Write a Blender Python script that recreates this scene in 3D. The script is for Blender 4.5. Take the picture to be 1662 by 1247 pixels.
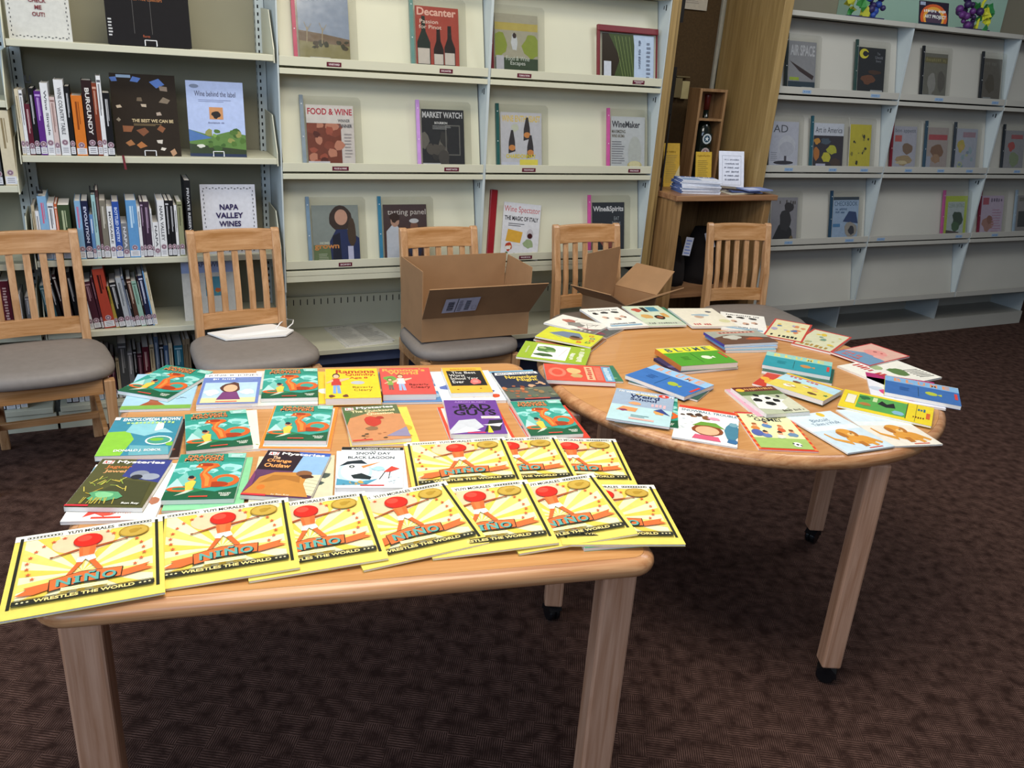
import bpy, bmesh, math, random
from mathutils import Vector, Matrix

for o in list(bpy.data.objects):
    bpy.data.objects.remove(o, do_unlink=True)
SC = bpy.context.scene
COL = SC.collection
R = math.radians

# ------------------------------------------------------------------ camera
cam_d = bpy.data.cameras.new('camera')
cam_o = bpy.data.objects.new('camera', cam_d)
COL.objects.link(cam_o)
F_PX, PITCH, ROLL, YAW, EYE = 1364.36, 0.3707, 0.0683, 0.4545, 1.5958
fw = Vector((math.sin(YAW)*math.cos(PITCH), math.cos(YAW)*math.cos(PITCH), -math.sin(PITCH)))
rt = Vector((math.cos(YAW), -math.sin(YAW), 0))
up = rt.cross(fw)
r2 = math.cos(ROLL)*rt + math.sin(ROLL)*up
u2 = -math.sin(ROLL)*rt + math.cos(ROLL)*up
M = Matrix((r2, u2, -fw)).transposed().to_4x4()
M.translation = Vector((0, 0, EYE))
cam_o.matrix_world = M
cam_d.sensor_width = 36.0
cam_d.lens = F_PX/1662*36
cam_d.clip_start = 0.05
SC.camera = cam_o

# ------------------------------------------------------------------ light
world = bpy.data.worlds.new('world'); SC.world = world; world.use_nodes = True
world.node_tree.nodes['Background'].inputs[0].default_value = (0.86, 0.92, 1.0, 1)
world.node_tree.nodes['Background'].inputs[1].default_value = 0.10

def area(name, loc, target, sx, sy, watts, col):
    d = bpy.data.lights.new(name, 'AREA'); d.shape = 'RECTANGLE'; d.size = sx; d.size_y = sy
    d.energy = watts; d.color = col
    o = bpy.data.objects.new(name, d); COL.objects.link(o)
    o.location = loc
    o.rotation_euler = (Vector(target)-Vector(loc)).to_track_quat('-Z', 'Y').to_euler()
    return o
# daylight from the tall windows: behind the viewer and along the left side of the room
area('window_daylight', (-1.6, -1.8, 2.7), (0.9, 2.4, 0.5), 3.4, 1.3, 62, (0.62, 0.76, 1.0))
area('window_side', (-3.2, 1.9, 1.9), (2.5, 3.0, 0.9), 2.6, 1.8, 60, (0.62, 0.78, 1.0))
# fluorescent ceiling panels over the tables and the left shelving
area('ceiling_panel_front', (0.5, 1.3, 3.0), (0.6, 1.5, 0), 1.6, 1.2, 50, (1.0, 0.95, 0.87))
area('ceiling_panel_shelves', (0.9, 2.75, 3.0), (0.9, 3.0, 0), 2.2, 0.4, 20, (1.0, 0.93, 0.78))
area('added_fill_right', (3.6, 2.2, 3.0), (3.7, 2.4, 0), 1.6, 0.6, 26, (0.94, 0.97, 1.0))  # added fill light, brightens the shelving at the right

SC.view_settings.view_transform = 'Standard'
SC.view_settings.look = 'None'
SC.view_settings.gamma = 1.0
SC.view_settings.use_curve_mapping = False
SC.view_settings.exposure = 0.35

# ------------------------------------------------------------------ colours & materials
def lin(h):
    h = h.lstrip('#')
    return tuple(((int(h[i:i+2], 16)/255)/12.92 if int(h[i:i+2], 16)/255 <= 0.04045 else ((int(h[i:i+2], 16)/255+0.055)/1.055)**2.4) for i in (0, 2, 4))+(1.0,)

def base_mat(name, rough=0.5, spec=0.4, coat=0.0, metal=0.0):
    m = bpy.data.materials.new(name); m.use_nodes = True
    b = m.node_tree.nodes['Principled BSDF']
    b.inputs['Roughness'].default_value = rough
    b.inputs['Specular IOR Level'].default_value = spec
    b.inputs['Coat Weight'].default_value = coat
    b.inputs['Metallic'].default_value = metal
    return m, m.node_tree, b

def attr_mat(name, rough, coat=0.0, spec=0.4):
    m, t, b = base_mat(name, rough, spec, coat)
    a = t.nodes.new('ShaderNodeAttribute'); a.attribute_name = 'Col'
    n = t.nodes.new('ShaderNodeTexNoise'); n.inputs['Scale'].default_value = 60
    mr = t.nodes.new('ShaderNodeMapRange'); mr.inputs[3].default_value = 0.84; mr.inputs[4].default_value = 1.10; n.inputs['Detail'].default_value = 4
    tc = t.nodes.new('ShaderNodeTexCoord')
    mx = t.nodes.new('ShaderNodeVectorMath'); mx.operation = 'SCALE'
    t.links.new(tc.outputs['Object'], n.inputs['Vector'])
    t.links.new(n.outputs[0], mr.inputs[0]); t.links.new(a.outputs['Color'], mx.inputs[0])
    t.links.new(mr.outputs[0], mx.inputs['Scale']); t.links.new(mx.outputs[0], b.inputs['Base Color'])
    return m

def flat_mat(name, hexc, rough=0.5, var=0.06, scale=30, spec=0.4, metal=0.0, bump=0.0, bscale=300, coat=0.0):
    m, t, b = base_mat(name, rough, spec, coat, metal)
    c = lin(hexc)
    tc = t.nodes.new('ShaderNodeTexCoord'); n = t.nodes.new('ShaderNodeTexNoise'); n.inputs['Scale'].default_value = scale
    r = t.nodes.new('ShaderNodeValToRGB')
    r.color_ramp.elements[0].position = 0.3; r.color_ramp.elements[1].position = 0.7
    r.color_ramp.elements[0].color = tuple(v*(1-var) for v in c[:3])+(1,)
    r.color_ramp.elements[1].color = tuple(min(1, v*(1+var)) for v in c[:3])+(1,)
    t.links.new(tc.outputs['Object'], n.inputs['Vector']); t.links.new(n.outputs[0], r.inputs[0]); t.links.new(r.outputs[0], b.inputs['Base Color'])
    if bump:
        n2 = t.nodes.new('ShaderNodeTexNoise'); n2.inputs['Scale'].default_value = bscale
        bp = t.nodes.new('ShaderNodeBump'); bp.inputs['Strength'].default_value = bump; bp.inputs['Distance'].default_value = 0.001
        t.links.new(tc.outputs['Object'], n2.inputs['Vector']); t.links.new(n2.outputs[0], bp.inputs['Height']); t.links.new(bp.outputs[0], b.inputs['Normal'])
    return m

def wood_mat(name, dark, light, axis='X', rough=0.35, scale=1.0, coat=0.15):
    m, t, b = base_mat(name, rough, 0.4, coat)
    tc = t.nodes.new('ShaderNodeTexCoord'); mp = t.nodes.new('ShaderNodeMapping')
    s = {'X': (1.2, 22, 22), 'Y': (22, 1.2, 22), 'Z': (22, 22, 1.2)}[axis]
    mp.inputs['Scale'].default_value = tuple(v*scale for v in s)
    n = t.nodes.new('ShaderNodeTexNoise'); n.inputs['Scale'].default_value = 3.0; n.inputs['Detail'].default_value = 6; n.inputs['Distortion'].default_value = 0.6
    mp2 = t.nodes.new('ShaderNodeMapping'); s2 = {'X': (3, 160, 160), 'Y': (160, 3, 160), 'Z': (160, 160, 3)}[axis]
    mp2.inputs['Scale'].default_value = s2
    n2 = t.nodes.new('ShaderNodeTexNoise'); n2.inputs['Scale'].default_value = 2.0; n2.inputs['Detail'].default_value = 3
    ad = t.nodes.new('ShaderNodeMath'); ad.operation = 'MULTIPLY_ADD'; ad.inputs[1].default_value = 0.35
    r = t.nodes.new('ShaderNodeValToRGB'); r.color_ramp.elements[0].position = 0.48; r.color_ramp.elements[1].position = 0.85
    r.color_ramp.elements[0].color = lin(dark); r.color_ramp.elements[1].color = lin(light)
    t.links.new(tc.outputs['Object'], mp.inputs[0]); t.links.new(mp.outputs[0], n.inputs['Vector'])
    t.links.new(tc.outputs['Object'], mp2.inputs[0]); t.links.new(mp2.outputs[0], n2.inputs['Vector'])
    t.links.new(n2.outputs[0], ad.inputs[0]); t.links.new(n.outputs[0], ad.inputs[2])
    t.links.new(ad.outputs[0], r.inputs[0]); t.links.new(r.outputs[0], b.inputs['Base Color'])
    return m

def carpet_mat():
    m, t, b = base_mat('carpet', 0.95, 0.1)
    N = t.nodes.new; L = t.links.new
    tc = N('ShaderNodeTexCoord')
    mp = N('ShaderNodeMapping'); mp.inputs['Rotation'].default_value = (0, 0, R(30)); L(tc.outputs['Object'], mp.inputs[0])
    ch = N('ShaderNodeTexChecker'); ch.inputs['Scale'].default_value = 14; L(mp.outputs[0], ch.inputs[0])
    n0 = N('ShaderNodeTexNoise'); n0.inputs['Scale'].default_value = 26; n0.inputs['Detail'].default_value = 2; L(mp.outputs[0], n0.inputs['Vector'])
    def wave(ax, sc):
        w = N('ShaderNodeTexWave'); w.bands_direction = ax; w.inputs['Scale'].default_value = sc; w.inputs['Distortion'].default_value = 1.2
        w.inputs['Detail'].default_value = 1; w.inputs['Detail Scale'].default_value = 3; L(mp.outputs[0], w.inputs[0]); return w
    wx = wave('X', 55); wy = wave('Y', 40)
    mx = N('ShaderNodeMix'); mx.data_type = 'FLOAT'; L(ch.outputs['Fac'], mx.inputs[0]); L(wx.outputs['Fac'], mx.inputs[2]); L(wy.outputs['Fac'], mx.inputs[3])
    pat = N('ShaderNodeMath'); pat.operation = 'MULTIPLY'
    rr = N('ShaderNodeValToRGB'); rr.color_ramp.elements[0].position = 0.3; rr.color_ramp.elements[1].position = 0.75; L(n0.outputs[0], rr.inputs[0])
    L(mx.outputs[0], pat.inputs[0]); L(rr.outputs[0], pat.inputs[1])
    n1 = N('ShaderNodeTexNoise'); n1.inputs['Scale'].default_value = 450; L(tc.outputs['Object'], n1.inputs['Vector'])
    ad = N('ShaderNodeMath'); ad.operation = 'MULTIPLY_ADD'; ad.inputs[1].default_value = 0.5; L(n1.outputs[0], ad.inputs[0]); L(pat.outputs[0], ad.inputs[2])
    cr = N('ShaderNodeValToRGB'); cr.color_ramp.elements[0].position = 0.2; cr.color_ramp.elements[1].position = 1.25
    cr.color_ramp.elements[1].position = 1.0
    cr.color_ramp.elements[0].color = lin('#2a1a15'); cr.color_ramp.elements[1].color = lin('#6c5147')
    L(ad.outputs[0], cr.inputs[0]); L(cr.outputs[0], b.inputs['Base Color'])
    bp = N('ShaderNodeBump'); bp.inputs['Strength'].default_value = 0.6; bp.inputs['Distance'].default_value = 0.004
    L(ad.outputs[0], bp.inputs['Height']); L(bp.outputs[0], b.inputs['Normal'])
    return m

def page_mat():
    m, t, b = base_mat('page_edges', 0.8, 0.2)
    tc = t.nodes.new('ShaderNodeTexCoord'); w = t.nodes.new('ShaderNodeTexWave'); w.bands_direction = 'Z'; w.inputs['Scale'].default_value = 700
    w.inputs['Distortion'].default_value = 0.4
    r = t.nodes.new('ShaderNodeValToRGB'); r.color_ramp.elements[0].color = lin('#d8d3cc'); r.color_ramp.elements[1].color = lin('#f6f2ea')
    t.links.new(tc.outputs['Object'], w.inputs[0]); t.links.new(w.outputs['Fac'], r.inputs[0]); t.links.new(r.outputs[0], b.inputs['Base Color'])
    return m

def clear_mat():
    m = bpy.data.materials.new('clear_plastic'); m.use_nodes = True; t = m.node_tree; t.nodes.clear()
    o = t.nodes.new('ShaderNodeOutputMaterial'); mx = t.nodes.new('ShaderNodeMixShader')
    tr = t.nodes.new('ShaderNodeBsdfTransparent'); tr.inputs[0].default_value = (0.94, 0.94, 0.93, 1)
    gl = t.nodes.new('ShaderNodeBsdfGlossy'); gl.inputs['Roughness'].default_value = 0.1; gl.inputs['Color'].default_value = (0.9, 0.9, 0.88, 1)
    n = t.nodes.new('ShaderNodeTexNoise'); n.inputs['Scale'].default_value = 9; rg_ = t.nodes.new('ShaderNodeMapRange'); rg_.inputs[3].default_value = 0.08; rg_.inputs[4].default_value = 0.3
    t.links.new(n.outputs[0], rg_.inputs[0]); t.links.new(rg_.outputs[0], gl.inputs['Roughness'])
    mx.inputs[0].default_value = 0.06
    t.links.new(tr.outputs[0], mx.inputs[1]); t.links.new(gl.outputs[0], mx.inputs[2]); t.links.new(mx.outputs[0], o.inputs[0])
    return m

PRINT = attr_mat('printed_gloss', 0.34, 0.05, 0.22)
MATTE = attr_mat('printed_matte', 0.7, 0.0, 0.15)
PAGE = page_mat()
CLEAR = clear_mat()
CARPET = carpet_mat()
TABLEW = wood_mat('table_oak', '#bb8248', '#c9935a', 'X', 0.38)
EDGEW = wood_mat('table_edge_oak', '#a87046', '#cc9a6c', 'X', 0.35)
LEGW = wood_mat('table_leg_oak', '#a87a5c', '#c69c80', 'Z', 0.45)
CHAIRW = wood_mat('chair_oak', '#a5723f', '#c9996a', 'X', 0.4, 0.7)
CHAIRZ = wood_mat('chair_oak_upright', '#a5764a', '#c89c72', 'Z', 0.4, 0.7)
PANELW = wood_mat('oak_panel', '#8e7446', '#a68a58', 'Z', 0.5, 0.8)
CABW = wood_mat('oak_cabinet_front', '#7d5d38', '#a07c50', 'Z', 0.5, 0.8)
CABT = wood_mat('oak_cabinet_top', '#80573a', '#a37a55', 'X', 0.45, 0.8)
STEEL = flat_mat('cream_steel', '#c9c7b0', 0.45, 0.02, 6)
STEELR = flat_mat('dimmed_cream_steel', '#b6b3a8', 0.5, 0.02, 6)  # cream steel of the right run, its dimmer light put into the colour
STEELD = flat_mat('window_tinted_steel', '#b9c2c2', 0.4, 0.02, 6)  # steel sides with the cool window light put into their colour
DARKM = flat_mat('dark_slot', '#151515', 0.8)
WALLM = flat_mat('wall_paint', '#a69d86', 0.9, 0.03, 4)
MINT = flat_mat('mint_wall_paint', '#bfe3cc', 0.9, 0.02, 4)
BOARD = flat_mat('brown_tack_board', '#4d3a20', 0.95, 0.12, 90, bump=0.4)
SEATF = flat_mat('grey_seat_vinyl', '#867d75', 0.55, 0.05, 40, bump=0.15, bscale=700)
CARDB = flat_mat('cardboard', '#a07a55', 0.85, 0.06, 12)
CARDD = flat_mat('cardboard_inner', '#a3743f', 0.85, 0.06, 12)
BLACKP = flat_mat('black_rubber', '#101012', 0.35)
BLACKM = flat_mat('black_metal', '#17130f', 0.4)
WHITEP = flat_mat('white_paper', '#ece9e4', 0.7, 0.02, 10)
WIRE = flat_mat('white_wire', '#dcdcdc', 0.3)

# ------------------------------------------------------------------ mesh helpers
class MB:
    """collects shapes into one mesh"""
    def __init__(s): s.v = []; s.f = []; s.m = []; s.c = []
    def add(s, vs, fs, mi=0, col=None, mat=None):
        k = len(s.v)
        if mat is not None: vs = [mat @ Vector(v) for v in vs]
        s.v += [tuple(v) for v in vs]
        for f in fs: s.f.append([i+k for i in f]); s.m.append(mi); s.c.append(col)
    def box(s, x0, y0, z0, x1, y1, z1, mi=0, col=None, mat=None):
        vs = [(x0,y0,z0),(x1,y0,z0),(x1,y1,z0),(x0,y1,z0),(x0,y0,z1),(x1,y0,z1),(x1,y1,z1),(x0,y1,z1)]
        s.add(vs, [(0,3,2,1),(4,5,6,7),(0,1,5,4),(1,2,6,5),(2,3,7,6),(3,0,4,7)], mi, col, mat)
    def prism(s, pts, z0, z1, mi=0, col=None, mat=None):
        n = len(pts)
        vs = [(x, y, z0) for x, y in pts]+[(x, y, z1) for x, y in pts]
        fs = [tuple(range(n-1, -1, -1)), tuple(range(n, 2*n))]+[(i, (i+1) % n, n+(i+1) % n, n+i) for i in range(n)]
        s.add(vs, fs, mi, col, mat)
    def sweep(s, secs, mi=0, col=None, cap=True):
        """secs: list of rings with equal vertex count"""
        n = len(secs[0]); k = len(secs)
        vs = [v for r in secs for v in r]
        fs = [(a*n+i, a*n+(i+1) % n, (a+1)*n+(i+1) % n, (a+1)*n+i) for a in range(k-1) for i in range(n)]
        if cap: fs += [tuple(range(n-1, -1, -1)), tuple((k-1)*n+i for i in range(n))]
        s.add(vs, fs, mi, col)
    def tube(s, pts, r, n=8, mi=0, col=None):
        secs = []
        for i, p in enumerate(pts):
            p = Vector(p); a = Vector(pts[max(i-1, 0)]); b = Vector(pts[min(i+1, len(pts)-1)])
            d = (b-a).normalized(); u = d.orthogonal().normalized() if abs(d.z) < 0.99 else Vector((1, 0, 0)); w = d.cross(u)
            rr = r[i] if isinstance(r, (list, tuple)) else r
            secs.append([tuple(p+rr*(math.cos(2*math.pi*j/n)*u+math.sin(2*math.pi*j/n)*w)) for j in range(n)])
        s.sweep(secs, mi, col)
    def lathe(s, prof, n=32, c=(0, 0, 0), mi=0, col=None, axis='z'):
        secs = []
        for r, z in prof:
            ring = []
            for j in range(n):
                a = 2*math.pi*j/n
                p = (c[0]+r*math.cos(a), c[1]+r*math.sin(a), c[2]+z) if axis == 'z' else (c[0]+z, c[1]+r*math.cos(a), c[2]+r*math.sin(a))
                ring.append(p)
            secs.append(ring)
        s.sweep(secs, mi, col)
    def build(s, name, mats, parent=None, bevel=0, seg=2, smooth=False, loc=None):
        me = bpy.data.meshes.new(name); me.from_pydata(s.v, [], s.f)
        if not isinstance(mats, (list, tuple)): mats = [mats]
        for m in mats: me.materials.append(m)
        for p, mi in zip(me.polygons, s.m): p.material_index = mi
        if any(c is not None for c in s.c):
            at = me.color_attributes.new('Col', 'FLOAT_COLOR', 'CORNER')
            buf = []
            for p, c in zip(me.polygons, s.c):
                buf += list(c or (1, 1, 1, 1))*p.loop_total
            at.data.foreach_set('color', buf)
        if smooth: me.shade_smooth()
        me.update()
        o = bpy.data.objects.new(name, me); COL.objects.link(o)
        if parent: o.parent = parent
        if loc: o.location = loc
        if bevel:
            b = o.modifiers.new('bevel', 'BEVEL'); b.width = bevel; b.segments = seg; b.limit_method = 'ANGLE'; b.angle_limit = R(40)
        return o

def tag(o, label=None, cat=None, group=None, kind=None):
    if label: o['label'] = label
    if cat: o['category'] = cat
    if group: o['group'] = group
    if kind: o['kind'] = kind
    return o
def empty(name, loc, rot=(0, 0, 0), label=None, cat=None, group=None):
    o = bpy.data.objects.new(name, None); COL.objects.link(o); o.location = loc; o.rotation_euler = rot
    o.empty_display_size = 0.05
    return tag(o, label, cat, group)
def copy_tree(o, parent=None):
    c = o.copy(); COL.objects.link(c); c.parent = parent
    for ch in list(o.children): copy_tree(ch, c)
    return c

# ------------------------------------------------------------------ lettering and printed art
_tc = {}
def text_mesh(s, bold):
    k = (s, bold)
    if k in _tc: return _tc[k]
    cu = bpy.data.curves.new('t', 'FONT'); cu.body = s; cu.resolution_u = 3; cu.offset = 0.028 if bold else 0.0
    cu.fill_mode = 'FRONT'
    ob = bpy.data.objects.new('t', cu); COL.objects.link(ob)
    dg = bpy.context.evaluated_depsgraph_get(); ev = ob.evaluated_get(dg); me = ev.to_mesh()
    vs = [(v.co.x, v.co.y) for v in me.vertices]; fs = [tuple(p.vertices) for p in me.polygons]
    ev.to_mesh_clear(); bpy.data.objects.remove(ob); bpy.data.curves.remove(cu)
    if vs:
        x0 = min(v[0] for v in vs); x1 = max(v[0] for v in vs); y0 = min(v[1] for v in vs); y1 = max(v[1] for v in vs)
        vs = [((x-x0)/max(x1-x0, 1e-6), (y-y0)/max(y1-y0, 1e-6)) for x, y in vs]
    _tc[k] = (vs, fs); return _tc[k]

def clip_poly(pts, x0, y0, x1, y1):
    def cl(ps, ins, inter):
        out = []
        for i in range(len(ps)):
            a, b = ps[i-1], ps[i]
            if ins(b):
                if not ins(a): out.append(inter(a, b))
                out.append(b)
            elif ins(a): out.append(inter(a, b))
        return out
    def ix(v):
        return lambda a, b: (v, a[1]+(b[1]-a[1])*(v-a[0])/(b[0]-a[0]))
    def iy(v):
        return lambda a, b: (a[0]+(b[0]-a[0])*(v-a[1])/(b[1]-a[1]), v)
    for ins, inter in ((lambda p: p[0] >= x0, ix(x0)), (lambda p: p[0] <= x1, ix(x1)), (lambda p: p[1] >= y0, iy(y0)), (lambda p: p[1] <= y1, iy(y1))):
        if len(pts) < 3: return []
        pts = cl(pts, ins, inter)
    return pts

# lettering that cannot be read in the photograph is printed as rows of unreadable strokes
BLURRED = {'TALES', 'STORY', 'PLAY', 'HOORAY', 'SUNNY DAYS', 'AIRPORT', 'DESERT', 'GEORGE', 'AND FRIENDS', 'SEE YOU LATER', 'GOOD BOOKS', 'FIVE LITTLE DOGS', 'Story and pictures', 'CAT', 'STORIES',
 'GREGORY', 'NATE', 'BUNNICULA', 'JUMP, FROG,', 'JUMP!', 'ROBERT KALAN', 'FEST', 'MORRIS', 'THE MOOSE', 'SMITHSONIAN', 'HARPERS', 'PLANTZILLA', 'Shipwrecked', 'WINE COUNTRY', 'NEWSLETTER', 'FREE TALKS', 'Book Donation',
 'This cabinet displays', 'the collection of', 'the local winery', 'and the library', 'Please ask staff', 'to see the books', 'Philip Williamson', 'THOROUGHBRED', 'A Puppy Tale', 'Alexander', 'KIDS RAINBOW', 'AIR', 'CALIFORNIA',
 'ARCHAEOLOGY', 'ATLANTIC', 'DESIGN', 'ART', 'ARTS', 'FOOD', 'COOKING', 'HEALTH', 'AMERICAN', 'CLEAN', 'NEWS', 'BICYCLING', 'CHALLENGE', 'HEALTHCARE', 'Woman', 'Sustainability & Business', 'GETS HIS MAN'}
class Art:
    """printed artwork in 0..1 coordinates over a w x h sheet"""
    def __init__(s, w, h, bg, dz=0.00004): s.w = w; s.h = h; s.ops = []; s.bg = bg; s.dz = dz
    def poly(s, pts, col, clip=(0, 0, 1, 1)):
        p = clip_poly(list(pts), *clip)
        if len(p) >= 3: s.ops.append((p, [tuple(range(len(p)))], col))
        return s
    def rect(s, x0, y0, x1, y1, col): return s.poly([(x0, y0), (x1, y0), (x1, y1), (x0, y1)], col)
    def line(s, x0, y0, x1, y1, wd, col):
        dx, dy = (x1-x0)*s.w, (y1-y0)*s.h; L = math.hypot(dx, dy) or 1; nx, ny = -dy/L*wd/2, dx/L*wd/2
        return s.poly([(x0+nx/s.w, y0+ny/s.h), (x1+nx/s.w, y1+ny/s.h), (x1-nx/s.w, y1-ny/s.h), (x0-nx/s.w, y0-ny/s.h)][::-1], col)
    def frame(s, x0, y0, x1, y1, t, col):
        tx, ty = t/s.w, t/s.h
        s.rect(x0, y0, x1, y0+ty, col); s.rect(x0, y1-ty, x1, y1, col); s.rect(x0, y0, x0+tx, y1, col); s.rect(x1-tx, y0, x1, y1, col); return s
    def ell(s, cx, cy, rx, ry, col, n=18, rot=0):
        c, q = math.cos(rot), math.sin(rot)
        return s.poly([(cx+rx*math.cos(a)*c-ry*math.sin(a)*q, cy+rx*math.cos(a)*q+ry*math.sin(a)*c) for a in [2*math.pi*i/n for i in range(n)]], col)
    def blob(s, cx, cy, rx, ry, col, seed=0, n=12, rough=.35):
        rg = random.Random(seed); pts = []
        for i in range(n):
            k = 1-rough*rg.random(); a = 2*math.pi*i/n
            pts.append((cx+rx*k*math.cos(a), cy+ry*k*math.sin(a)))
        return s.poly(pts, col)
    def star(s, cx, cy, r, col):
        return s.ops.append(([(cx+(r if i % 2 == 0 else r*.42)*math.sin(math.pi*i/5), cy+(r if i % 2 == 0 else r*.42)*math.cos(math.pi*i/5)*s.w/s.h) for i in range(10)][::-1], [tuple(range(10))], col)) or s
    def text(s, t, x0, y0, x1, y1, col, bold=True, rot=0, shear=0, arc=0):
        if t in BLURRED:
            rg = random.Random(len(t)*7+int(x0*100)); n = max(3, len(t)); vert = rot in (90, -90)
            for i in range(n):
                if rg.random() < .12: continue
                a0, a1 = (i+.12)/n, (i+.12+rg.uniform(.45, .75))/n; b0, b1 = rg.uniform(0, .25), rg.uniform(.7, 1)
                if vert: s.rect(x0+(x1-x0)*b0, y0+(y1-y0)*a0, x0+(x1-x0)*b1, y0+(y1-y0)*a1, col)
                else: s.rect(x0+(x1-x0)*a0, y0+(y1-y0)*b0, x0+(x1-x0)*a1, y0+(y1-y0)*b1, col)
            return s
        vs, fs = text_mesh(t, bold)
        out = []
        for u, v in vs:
            if rot == 90: u, v = 1-v, u        # reads bottom to top
            elif rot == -90: u, v = v, 1-u     # reads top to bottom
            elif rot == 180: u, v = 1-u, 1-v
            x = x0+(x1-x0)*u+shear*v; y = y0+(y1-y0)*v+arc*(1-(2*u-1)**2)
            out.append((x, y))
        s.ops.append((out, fs, col)); return s
    def lines(s, x0, y0, x1, y1, n, col, fill=.45, seed=1):
        rg = random.Random(seed); hh = (y1-y0)/n
        for i in range(n):
            s.rect(x0, y0+i*hh, x0+(x1-x0)*(.7+.3*rg.random()), y0+(i+fill)*hh, col)
        return s
    def scatter(s, n, cols, x0, y0, x1, y1, r0, r1, seed=3, asp=.7):
        rg = random.Random(seed)
        for i in range(n):
            r = rg.uniform(r0, r1)
            s.blob(rg.uniform(x0, x1), rg.uniform(y0, y1), r, r*asp*rg.uniform(.6, 1.3), rg.choice(cols), rg.random(), 9)
        return s
    def onto(s, mb, mat, z=0.0, mi=0):
        """mat maps sheet-local (x right, y up, z out; origin sheet centre)"""
        def P(u, v, k): return mat @ Vector(((u-.5)*s.w, (v-.5)*s.h, z+s.dz*k))
        mb.add([P(0, 0, 0), P(1, 0, 0), P(1, 1, 0), P(0, 1, 0)], [(0, 1, 2, 3)], mi, lin(s.bg))
        for k, (vs, fs, col) in enumerate(s.ops):
            mb.add([P(u, v, k+1) for u, v in vs], fs, mi, lin(col))

# ================================================================== SETTING
mb = MB(); mb.box(-4, -3, -0.05, 9, 4.6, 0); tag(mb.build('floor', CARPET), kind='structure')
mb = MB(); mb.box(-4, 4.5, 0, 9, 4.6, 3.1); tag(mb.build('wall_back', WALLM), kind='structure')
mb = MB(); mb.box(4.33, 4.40, 0, 5.77, 4.497, 3.1); tag(mb.build('wall_pilaster', MINT), kind='structure')
mb = MB(); mb.box(2.5475, 4.17, 0, 3.195, 4.20, 2.6); tag(mb.build('wall_alcove', BOARD), kind='structure')

YF, YR = 3.62, 3.72          # front planes of the two runs of display shelving
SEC = 0.914
ROWS = [1.920, 1.506, 1.093, 0.677]

def display_section(x0, yf, rows, steel, label, last=None, top=None, bottom_bay=False, left_end=False):
    r = empty('magazine_rack', (x0, yf, 0), label=label, cat='display shelving', group='sloping magazine shelving sections')
    w = SEC
    if bottom_bay:
        m = MB(); m.box(0.004, 0.36, 0, w-0.004, 0.375, 2.3); m.build('back_panel', steel, r)
    # side dividers, seen in the gap beside each sloping panel
    for sx in (0.0, w-0.006):
        m = MB()
        pts_top = (rows[0] if top is None else top)
        zb = last if last is not None else 0.575
        m.box(sx, 0.004, zb, sx+0.006, 0.36, pts_top+0.0)
        if not bottom_bay:
            m.box(sx, 0.112, 0.09, sx+0.006, 0.36, last-0.005)
        else:
            m.box(sx, 0.02, 0.25, sx+0.006, 0.36, 0.64)
        for z in rows[:-1] if last is None else rows:
            if sx > 0: m.box(sx-0.0008, 0.035, z-0.075, sx, 0.042, z-0.05, 1); m.box(sx-0.0008, 0.055, z-0.07, sx, 0.060, z-0.055, 1)
        m.build('divider', [STEELD, DARKM], r)
    for i, z in enumerate(rows):
        if i > 0 or top is not None:
            pass
        # flat shelf under the tier above (its front edge shows under the dark gap)
        m = MB(); m.box(0.007, 0.0, z-0.031, w-0.007, 0.27, z-0.009); m.build('flat_shelf', steel, r, bevel=.0015)
    tiers = list(zip(rows[:-1], rows[1:])) + ([(rows[-1], last)] if last is not None else [])
    if top is not None: tiers = [(top+.006, rows[0])] + tiers
    for (za, zb) in tiers:
        zt = za-0.035
        m = MB(); x0_, x1_ = 0.014, w-0.012
        y0 = 0.028; y1 = 0.110
        n = Vector((0, zt-zb-.012, -(y1-y0))).normalized()*0.004
        a = [(x0_, y0, zb+.012), (x1_, y0, zb+.012), (x1_, y1, zt), (x0_, y1, zt)]
        m.add(a+[tuple(Vector(p)+n) for p in a], [(0,1,2,3),(7,6,5,4),(0,4,5,1),(1,5,6,2),(2,6,7,3),(3,7,4,0)])
        m.build('sloping_panel', steel, r)
        m = MB(); m.box(0.007, 0.0, zb, w-0.007, 0.004, zb+0.036); m.box(0.007, 0.004, zb, w-0.007, 0.03, zb+0.004); m.build('lip', steel, r, bevel=.001)
    if top is not None:
        m = MB(); m.box(-0.001, -0.003, top-0.024, w+0.001, 0.37, top); m.build('top_shelf', steel, r)
    if bottom_bay:
        m = MB(); m.box(0.007, 0.0, 0.620, w-0.007, 0.006, 0.645); m.box(0.007, 0.006, 0.636, w-0.007, 0.34, 0.643)
        m.build('flat_shelf', steel, r)
        m = MB(); m.box(0.007, 0.0, 0.272, w-0.007, 0.355, 0.296)
        m.build('base_shelf', steel, r, bevel=.002)
        m = MB(); m.box(0.01, 0.346, 0.297, w-0.01, 0.356, 0.452)
        for k in range(26): m.box(0.03+k*.033, 0.3448, 0.412, 0.034+k*.033, 0.3461, 0.440, 1)
        m.build('slotted_backstop', [steel, DARKM], r)
        m = MB(); m.box(0.007, 0.03, 0.215, w-0.007, 0.04, 0.271); m.box(0.007, 0.20, 0.0, w-0.007, 0.21, 0.214); m.build('kick_panel', shaded_kick_mat, r)
    else:
        m = MB(); m.box(0.0, 0.098, 0.0, w, 0.112, 0.090); m.box(0.0, 0.112, 0.075, w, 0.375, 0.090); m.build('base_shelf', steel, r)
        m = MB(); m.box(0.004, 0.36, 0.0, w-0.004, 0.375, 1.90); m.build('back_panel', steel, r)
    return r

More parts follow.
